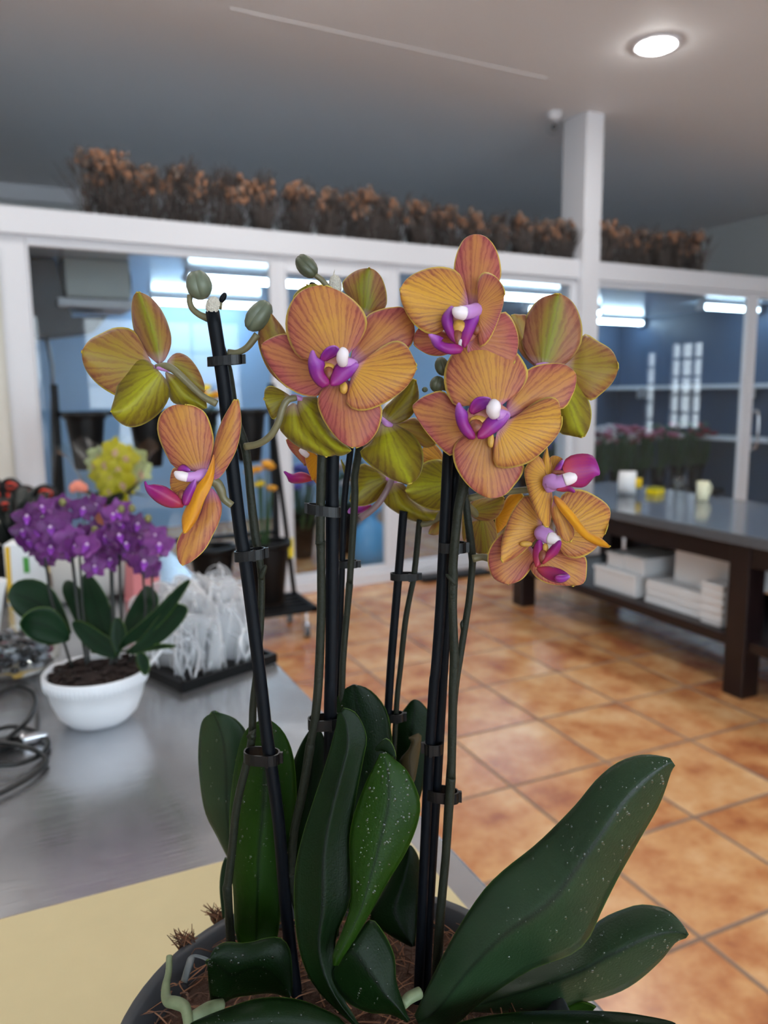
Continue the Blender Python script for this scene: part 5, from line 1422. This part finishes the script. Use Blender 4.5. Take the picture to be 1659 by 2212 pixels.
# middle, facing
flower('C4', [
    (B, (800, 920), [(810, 840), (860, 690), (920, 570), (1020, 520), (1120, 503), (1200, 507)], (1262, 600), [(870, 935), (1000, 890), (1150, 840), (1245, 812), (1287, 700)], .357, .362, PF, .85, 0),
    (B, (660, 1000), [(500, 850), (400, 740), (300, 703), (195, 735)], (120, 800), [(620, 1110), (560, 1175), (480, 1180), (390, 1155), (270, 1075), (165, 930)], .357, .362, PF, 1.0, 0),
    (B, (740, 1040), [(650, 1085), (580, 1130), (545, 1225), (580, 1340), (650, 1450), (735, 1535)], (830, 1567), [(860, 1100), (960, 1180), (1030, 1250), (1037, 1330), (1000, 1450), (920, 1542)], .356, .358, PF, 1.0, 0),
    (P_, (715, 930), [(560, 905), (420, 895), (340, 790), (303, 650), (325, 510), (395, 400), (490, 352)], (600, 343), [(790, 850), (870, 765), (920, 660), (915, 570), (855, 480), (745, 395)], .352, .352, PF, .55, 0, dict(cup=.005)),
    (P_, (810, 960), [(920, 890), (1030, 805), (1130, 758), (1210, 780), (1262, 860)], (1297, 955), [(795, 1060), (770, 1170), (768, 1240), (840, 1287), (950, 1280), (1090, 1215), (1210, 1125), (1275, 1030)], .352, .350, PF, .35, 0, dict(cup=.005))],
    column=[([(735, 822, .344, 22), (742, 850, .343, 44), (735, 890, .344, 46), (740, 930, .347, 40)], 2), ([(750, 925, .3475, 40), (800, 930, .350, 40), (830, 930, .353, 30)], 3)],
    lip=[((630, 1095), [(570, 1112), (500, 1030), (480, 940), (485, 890)], (510, 828), [(640, 1070), (590, 990), (602, 925), (545, 890)], .345, .338, 0),
         ((610, 915), [(568, 900), (590, 845), (630, 808)], (680, 800), [(640, 895), (690, 870), (715, 830)], .350, .346, 0, dict(cup=-.002)),
         ((640, 1098), [(648, 1050), (672, 970), (725, 918)], (850, 932), [(700, 1096), (785, 1045), (835, 985)], .345, .349, 0),
         ('ball', 690, 945, .3545, 130, 95, 6), ('ball', 625, 970, .3505, 60, 40, 4), ('ball', 632, 1010, .3490, 42, 52, 5), ('ball', 745, 1115, .352, 26, 44, 4)],
    pedicel=[(760, 960, .358, 30), (760, 1000, .366, 28), (720, 1010, .374, 26), (640, 960, .382, 26)])
# top right, facing a little left
flower('C5', [
    (B, (490, 520), [(450, 440), (400, 340), (388, 265), (410, 170), (450, 100)], (512, 72), [(560, 470), (640, 380), (670, 330), (666, 240), (636, 150), (582, 88)], .354, .360, PF, .95, 0),
    (B, (480, 700), [(468, 770), (520, 850), (590, 900), (660, 907)], (738, 850), [(560, 600), (640, 555), (692, 532), (742, 585), (774, 680), (768, 770)], .353, .355, PF, 1.1, 0),
    (B, (420, 700), [(330, 650), (240, 600), (170, 640)], (148, 720), [(380, 770), (310, 800), (220, 785)], .354, .360, PF, 1.1, 0),
    (P_, (480, 520), [(458, 400), (425, 310), (370, 275), (290, 265), (200, 285), (110, 335)], (68, 410), [(400, 590), (310, 655), (240, 668), (150, 610), (85, 505)], .348, .346, PF, .25, 0, dict(cup=.004)),
    (P_, (525, 520), [(530, 600), (528, 660), (540, 748), (600, 705), (660, 570)], (690, 430), [(540, 440), (529, 360), (550, 308), (590, 298), (650, 335)], .347, .341, PF, .75, 0, dict(cup=.004))],
    column=[([(385, 515, .336, 12), (410, 535, .3355, 38), (450, 545, .337, 42)], 2), ([(450, 540, .3372, 42), (490, 535, .341, 44), (520, 525, .347, 44)], 3)],
    lip=[((405, 730), [(360, 690), (320, 610), (325, 555)], (380, 500), [(410, 700), (385, 620), (380, 560)], .340, .339, 0),
         ((450, 755), [(425, 700), (440, 620), (460, 560)], (520, 530), [(485, 700), (520, 620), (537, 570)], .338, .342, 0),
         ((445, 750), [(400, 730), (330, 722), (300, 690), (325, 690)], (240, 667), [(430, 780), (350, 785), (275, 745), (252, 700)], .338, .328, 0),
         ('ball', 450, 620, .3500, 90, 100, 6), ('ball', 420, 630, .342, 38, 46, 4), ('ball', 412, 690, .341, 28, 50, 5), ('ball', 435, 720, .340, 18, 22, 2), ('ball', 520, 640, .3455, 22, 30, 5)],
    pedicel=[(510, 540, .352, 30), (500, 600, .362, 28), (470, 700, .372, 26), (440, 830, .378, 26)])
# right of the middle, facing
flower('C5', [
    (B, (690, 1160), [(720, 1020), (800, 910), (850, 868), (930, 845), (1040, 845)], (1112, 895), [(760, 1165), (880, 1095), (1035, 1118), (1100, 1030), (1120, 955)], .357, .362, PF, .7, 0),
    (B, (570, 1210), [(430, 1120), (330, 1012), (240, 1025), (165, 1070)], (143, 1120), [(450, 1290), (390, 1392), (330, 1372), (220, 1250)], .357, .362, PF, .85, 0),
    (B, (585, 1260), [(470, 1265), (388, 1335), (390, 1440), (445, 1540), (520, 1612)], (600, 1648), [(660, 1300), (740, 1380), (805, 1445), (800, 1500), (750, 1572), (690, 1632)], .356, .359, PF, .75, 0),
    (P_, (635, 1140), [(490, 1095), (400, 1100), (345, 1020), (328, 930), (350, 830), (420, 750)], (580, 720), [(690, 1080), (785, 1010), (832, 920), (815, 850), (740, 760)], .352, .355, PF, .5, 0, dict(cup=.005)),
    (P_, (680, 1195), [(770, 1150), (870, 1075), (955, 1043), (1010, 1065)], (1030, 1160), [(640, 1270), (622, 1390), (635, 1458), (720, 1470), (850, 1430), (965, 1325), (1022, 1245)], .352, .350, PF, .25, 0, dict(cup=.005))],
    column=[([(622, 1068, .344, 22), (628, 1095, .343, 42), (622, 1125, .344, 42), (630, 1150, .347, 34)], 2), ([(640, 1150, .3472, 36), (670, 1150, .350, 36), (705, 1155, .353, 28)], 3)],
    lip=[((515, 1295), [(470, 1290), (418, 1225), (398, 1140)], (415, 1077), [(510, 1260), (472, 1190), (468, 1140), (440, 1110)], .345, .338, 0),
         ((500, 1150), [(480, 1120), (505, 1065), (545, 1045)], (600, 1052), [(550, 1125), (600, 1100), (613, 1075)], .350, .346, 0, dict(cup=-.002)),
         ((525, 1290), [(545, 1225), (595, 1165), (650, 1138)], (712, 1148), [(575, 1290), (650, 1245), (700, 1195)], .345, .349, 0),
         ('ball', 590, 1160, .3545, 130, 90, 6), ('ball', 540, 1190, .3505, 56, 36, 4), ('ball', 520, 1225, .349, 44, 46, 5), ('ball', 608, 1300, .352, 16, 46, 4)],
    pedicel=[(640, 1170, .360, 28), (620, 1200, .368, 26), (560, 1260, .374, 26), (470, 1320, .377, 26)])
# right, seen from behind
flower('C5', [
    (P_, (880, 870), [(800, 800), (745, 700), (718, 610)], (738, 552), [(870, 760), (850, 650), (830, 560), (780, 550)], .378, .376, PBK, .6, .2),
    (P_, (1030, 850), [(1120, 770), (1165, 668), (1250, 710), (1335, 768)], (1368, 860), [(1100, 960), (1195, 1064), (1270, 1025), (1345, 945)], .377, .371, PBK, .4, .2, dict(cup=.005)),
    (B, (1000, 900), [(1060, 900), (1150, 975), (1208, 1110), (1200, 1220)], (1160, 1280), [(980, 1050), (1010, 1240), (1080, 1275)], .376, .370, PGB, .4, 1.0, dict(cup=.005)),
    (B, (920, 862), [(850, 830), (795, 740), (790, 650), (830, 540), (905, 455)], (1010, 430), [(1050, 850), (1140, 745), (1157, 640), (1130, 530), (1080, 458)], .374, .368, PBK, .8, 1.0, dict(cup=.006, fold=.001))],
    column=[([(880, 855, .373, 12), (930, 860, .372, 24), (980, 870, .374, 20)], 3)],
    pedicel=[(920, 865, .374, 24), (880, 950, .376, 26), (760, 1100, .379, 26), (500, 1300, .381, 26)])
# small right one in profile, facing right
flower('C5', [
    (B, (965, 1560), [(900, 1390), (830, 1440), (808, 1500), (840, 1640), (890, 1760)], (950, 1822), [(978, 1640), (972, 1760)], .358, .352, PF, .3, 0, dict(cup=.004)),
    (B, (950, 1540), [(925, 1480), (918, 1410)], (945, 1345), [(985, 1500), (958, 1400)], .356, .360, PF, .25, 0),
    (P_, (975, 1510), [(950, 1440), (968, 1400)], (1003, 1396), [(1020, 1470), (1042, 1420)], .362, .366, PF, .35, 0),
    (B, (985, 1640), [(968, 1740), (1000, 1830), (1035, 1890)], (1078, 1908), [(1025, 1690), (1090, 1790), (1110, 1860)], .355, .352, PF, .5, 0),
    (P_, (978, 1625), [(1030, 1655), (1110, 1745), (1185, 1838), (1265, 1885)], (1324, 1942), [(1000, 1690), (1080, 1795), (1160, 1885), (1250, 1935)], .352, .344, PY, .3, 0)],
    column=[([(1117, 1512, .347, 16), (1095, 1525, .347, 36), (1050, 1540, .348, 40)], 2), ([(1055, 1538, .3482, 40), (1010, 1560, .350, 44), (965, 1550, .353, 50), (980, 1600, .354, 40)], 3)],
    lip=[((1045, 1500), [(1040, 1440), (1080, 1398), (1160, 1384), (1225, 1405)], (1258, 1500), [(1060, 1560), (1110, 1582), (1170, 1578), (1225, 1520)], .354, .360, 1),
         ((1000, 1600), [(1030, 1570), (1070, 1570)], (1112, 1612), [(1040, 1608), (1070, 1605)], .348, .346, 1),
         ((985, 1490), [(1000, 1460), (1025, 1430)], (1042, 1425), [(1010, 1500), (1040, 1470)], .354, .356, 0), ('ball', 1010, 1495, .353, 36, 10, 5)],
    pedicel=[(960, 1560, .357, 26), (880, 1590, .362, 22), (760, 1605, .368, 20), (600, 1620, .372, 20), (480, 1650, .376, 22)])
# right lower, facing down
flower('C5', [
    (B, (870, 1960), [(740, 1840), (650, 1880), (590, 1985), (610, 2105), (660, 2150)], (722, 2162), [(865, 2040), (800, 2130)], .370, .372, PF, .8, 0),
    (B, (905, 1990), [(845, 2060), (890, 2130), (980, 2166)], (1100, 2172), [(1000, 1950), (1110, 1990), (1176, 2000), (1182, 2090), (1165, 2155)], .371, .368, PF, .6, 0),
    (P_, (1000, 1870), [(1000, 1740), (1030, 1635), (1110, 1594), (1210, 1620), (1322, 1712)], (1292, 1850), [(1020, 1950), (1060, 1996), (1140, 2006), (1235, 1950)], .366, .362, PF, .3, 0, dict(cup=.004)),
    (P_, (920, 1850), [(905, 1740), (860, 1640), (800, 1640), (720, 1760), (672, 1920)], (680, 2028), [(870, 1905), (790, 1985), (730, 2022)], .365, .360, PF, .4, 0, dict(cup=.004)),],
    column=[([(1022, 1888, .357, 18), (1000, 1895, .357, 34), (960, 1885, .359, 40)], 2), ([(965, 1885, .3592, 42), (920, 1860, .362, 50), (900, 1845, .364, 40)], 3)],
    lip=[((880, 2065), [(862, 2000), (868, 1940)], (900, 1900), [(918, 2030), (930, 1960)], .357, .359, 1),
         ((915, 2045), [(940, 1980), (990, 1920)], (1028, 1905), [(960, 2015), (1010, 1975)], .356, .353, 1),
         ((880, 2065), [(960, 2058), (1035, 2080)], (1078, 2118), [(910, 2105), (970, 2142), (1030, 2152)], .355, .346, 1),
         ((990, 2120), [(1020, 2105)], (1080, 2112), [(1010, 2150), (1050, 2145)], .3455, .345, 0),
         ('ball', 935, 1945, .359, 14, 24, 4), ('ball', 920, 2000, .358, 26, 40, 5), ('ball', 820, 1922, .362, 34, 14, 4)],
    pedicel=[(930, 1850, .370, 26), (800, 1950, .378, 24), (640, 2010, .382, 22), (560, 2000, .385, 22), (500, 2010, .386, 24)])
# below the middle flower, seen from behind
flower('C4', [
    (B, (330, 1130), [(180, 990), (100, 800), (103, 660), (140, 580)], (185, 545), [(420, 950), (310, 700), (240, 600)], .376, .372, PBK, .45, .4),
    (P_, (350, 1180), [(250, 1120), (185, 1100), (148, 1130)], (145, 1205), [(290, 1260), (215, 1356), (170, 1290)], .374, .372, PGB, .5, .2),
    (B, (400, 1190), [(390, 1330), (470, 1470), (600, 1580), (710, 1634)], (803, 1592), [(540, 1180), (570, 1290), (640, 1440), (740, 1530)], .372, .363, PGB, .25, 1.0, dict(cup=.006)),
    (B, (375, 1220), [(310, 1270), (255, 1400), (300, 1480), (420, 1575)], (620, 1637), [(470, 1370), (590, 1500), (700, 1600)], .3715, .3645, PGB, .35, .6, dict(cup=.007))],
    column=[([(350, 1180, .370, 16), (390, 1190, .369, 24), (430, 1200, .370, 16)], 3)],
    pedicel=[(385, 1190, .3685, 24), (320, 1210, .367, 26), (280, 1280, .367, 27), (250, 1380, .368, 27), (190, 1480, .370, 27), (100, 1540, .373, 27), (0, 1562, .376, 30)], pm=PEDI)
# behind, between the two facing blooms
flower('C4', [
    (P_, (1060, 1375), [(1040, 1290), (1110, 1210), (1200, 1120)], (1285, 1053), [(1160, 1385), (1265, 1325), (1318, 1190)], .384, .380, PGB, .6, .2),
    (P_, (1080, 1380), [(1180, 1375), (1280, 1340), (1360, 1400)], (1440, 1530), [(1190, 1450), (1300, 1530), (1370, 1572)], .384, .380, PBK, .3, .2),
    (B, (1060, 1380), [(1000, 1400), (960, 1520), (868, 1600), (920, 1680), (1030, 1762), (1130, 1820)], (1250, 1840), [(1150, 1395), (1260, 1460), (1335, 1560), (1352, 1680), (1320, 1785)], .382, .372, PGB, .5, 1.0, dict(cup=.006))],
    column=[([(1040, 1350, .382, 16), (1070, 1385, .380, 24), (1110, 1400, .382, 16)], 3)],
    pedicel=[(1065, 1370, .384, 24), (1000, 1430, .40, 24), (900, 1560, .425, 24), (860, 1620, .436, 26)], pm=PEDL)
# top of the bloom behind the middle one
flower('C4', [
    (B, (890, 580), [(800, 460), (733, 340), (770, 275), (850, 222)], (935, 208), [(1000, 540), (1066, 500), (1072, 400), (1040, 290), (990, 228)], .380, .376, PBK, .5, 1.3, dict(cup=.006)),
    (P_, (480, 500), [(400, 480), (362, 430), (400, 375)], (470, 335), [(560, 420), (580, 360), (530, 325)], .382, .380, PGB, .2, .3)],
    column=[([(850, 560, .381, 16), (890, 580, .380, 20), (930, 600, .381, 16)], 3)],
    pedicel=[(890, 590, .382, 24), (820, 700, .384, 24), (740, 800, .386, 24)])
# far ones low behind the spikes
flower('C4', [
    (P_, (1080, 1800), [(1000, 1735), (930, 1700), (865, 1712)], (792, 1975), [(1090, 1880), (1010, 1965), (890, 2012)], .436, .432, PGB, .5, .3, dict(cup=.005)),
    (B, (1110, 1830), [(1060, 1900), (1052, 1985), (1150, 2065), (1290, 2132)], (1430, 2112), [(1210, 1850), (1245, 1950), (1370, 2030), (1490, 2045)], .434, .428, PGB, .55, .3, dict(cup=.006)),
    (B, (1150, 1810), [(1200, 1740), (1300, 1700)], (1380, 1720), [(1220, 1850), (1330, 1830)], .436, .432, PGB, .4, .5)],
    lip=[((960, 2005), [(920, 2040), (860, 2068)], (780, 2062), [(900, 2010), (820, 2010)], .440, .446, 0)],
    column=[([(1070, 1800, .433, 16), (1110, 1815, .432, 24), (1150, 1820, .433, 16)], 3)],
    pedicel=[(1110, 1815, .431, 24), (1080, 1880, .429, 24), (1020, 1980, .429, 24), (950, 2050, .430, 24), (870, 2105, .432, 26)], pm=PEDL)
flower('C4', [
    (P_, (1540, 1720), [(1480, 1590), (1420, 1540)], (1345, 1575), [(1480, 1720), (1360, 1700)], .432, .430, PF, .2, 0),
    (B, (1560, 1840), [(1515, 1680), (1430, 1658), (1335, 1695), (1262, 1780)], (1217, 1900), [(1520, 2000), (1482, 2046), (1380, 2030), (1270, 1972)], .424, .416, PGB, .2, 1.2, dict(cup=.006)),
    (B, (1560, 1880), [(1500, 2080), (1420, 2150)], (1390, 2220), [(1570, 2000), (1540, 2150), (1460, 2230)], .430, .428, PBK, .4, .2)],
    pedicel=[(1330, 2150, .433, 24), (1400, 2140, .432, 24), (1480, 2080, .430, 24), (1560, 1900, .428, 24)], pm=PEDI)
flower('C5', [
    (P_, (470, 1730), [(500, 1660), (590, 1640)], (684, 1645), [(520, 1775), (620, 1782), (680, 1715)], .408, .400, PBK, .15, .4, dict(cup=.005)),
    (B, (560, 1760), [(485, 1800), (490, 1880), (515, 1972)], (590, 1977), [(625, 1780), (650, 1880), (640, 1940)], .410, .404, PBK, .15, .6, dict(cup=.005)),
    (P_, (640, 1760), [(680, 1690), (720, 1630)], (798, 1627), [(640, 1860), (700, 1810), (765, 1705)], .412, .408, PY, .3, 0),
    (B, (480, 1760), [(440, 1740), (436, 1850)], (446, 1905), [(470, 1850), (462, 1890)], .412, .412, PBK, .2, .2)],
    pedicel=[(560, 1760, .412, 22), (520, 1740, .408, 22), (470, 1690, .398, 22), (455, 1660, .392, 22)])
flower('C4', [
    (B, (470, 1600), [(380, 1530), (308, 1500), (340, 1585)], (455, 1706), [(470, 1640), (468, 1680)], .412, .412, PF, .9, 0),
    (P_, (560, 1640), [(500, 1600), (455, 1605), (462, 1700)], (512, 1812), [(575, 1700), (560, 1780)], .408, .404, PY, .5, 0),
    (B, (575, 1780), [(530, 1790), (500, 1795)], (545, 1850), [(590, 1820), (575, 1850)], .410, .408, PF, .7, 0)],
    column=[([(412, 1585, .405, 12), (432, 1600, .405, 22), (470, 1630, .408, 22)], 2)],
    lip=[((515, 1815), [(480, 1775), (420, 1756), (350, 1772)], (292, 1748), [(420, 1837), (340, 1832), (318, 1790)], .408, .398, 1)],
    pedicel=[(560, 1660, .412, 22), (620, 1640, .414, 22), (700, 1600, .416, 22)])
flower('C7', [
    (B, (600, 575), [(560, 540), (538, 470)], (534, 432), [(590, 540), (570, 490)], .430, .426, PGB, .2, .6)],
    pedicel=[(600, 572, .430, 14), (625, 560, .431, 14)])

# ---- buds
BUD = mat('grey_green_bud', rgb(92, 100, 82), .45, noise=.3, nscale=160)
BUDD = mat('dark_bud', rgb(74, 78, 58), .45, noise=.3, nscale=160)
def bud(crop, cx, cy, d, rx, ry, rot, m, ped, parent):
    s = CROPS[crop][2]; f_ = d / FPX / s; ca, sa = math.cos(rot), math.sin(rot)
    ax = (RT * ca + UP * sa, -RT * sa + UP * ca, -FW); c_ = at(*cv(crop, (cx, cy)), d)
    mb = MB(); mb.ball(c_, (rx * f_, ry * f_, rx * f_ * .9), 0, 16, 12, ax)
    # overlapping sepals drawn as raised plates
    for k in (-1, 1):
        mb.ball(c_ + ax[0] * rx * f_ * .18 * k + ax[2] * rx * f_ * .14, (rx * f_ * .72, ry * f_ * .97, rx * f_ * .82), 0, 14, 10, (ax[0] * .98 + ax[2] * .18 * k, ax[1], ax[2]))
    o = obj('bud', mb, m, parent)
    if ped:
        pathtube('pedicel', crop, ped, o, PEDI)
    return o
bud('C3', 925, 120, .373, 92, 104, .2, BUD, [(860, 190, .374, 20), (858, 240, .374, 21), (880, 290, .374, 22), (930, 330, .374, 24), (990, 355, .375, 30)], A1)
bud('C3', 1095, 210, .376, 22, 42, -.5, STAKE, [(1080, 240, .376, 14), (1070, 290, .377, 16)], A1)
bud('C3', 1350, 340, .374, 84, 125, -.65, BUD, [(1340, 470, .374, 26), (1270, 560, .375, 24), (1200, 600, .376, 24), (1140, 610, .377, 36)], A1)
bud('C4', 465, 195, .382, 72, 102, .75, BUDD, [(530, 260, .382, 20), (580, 300, .383, 22), (640, 370, .384, 24)], A2)
bud('C4', 512, 332, .384, 28, 16, -.2, STAKE, None, A2)
bud('C5', 318, 862, .366, 44, 58, .3, BUDD, [(340, 910, .367, 14), (400, 960, .370, 16), (440, 1040, .374, 18)], A5)
bud('C5', 290, 968, .366, 46, 50, -.3, BUDD, [(320, 990, .367, 14), (400, 1010, .370, 16), (450, 1080, .374, 18)], A5)
bud('C5', 215, 1000, .368, 18, 16, 0, BUDD, None, A5)
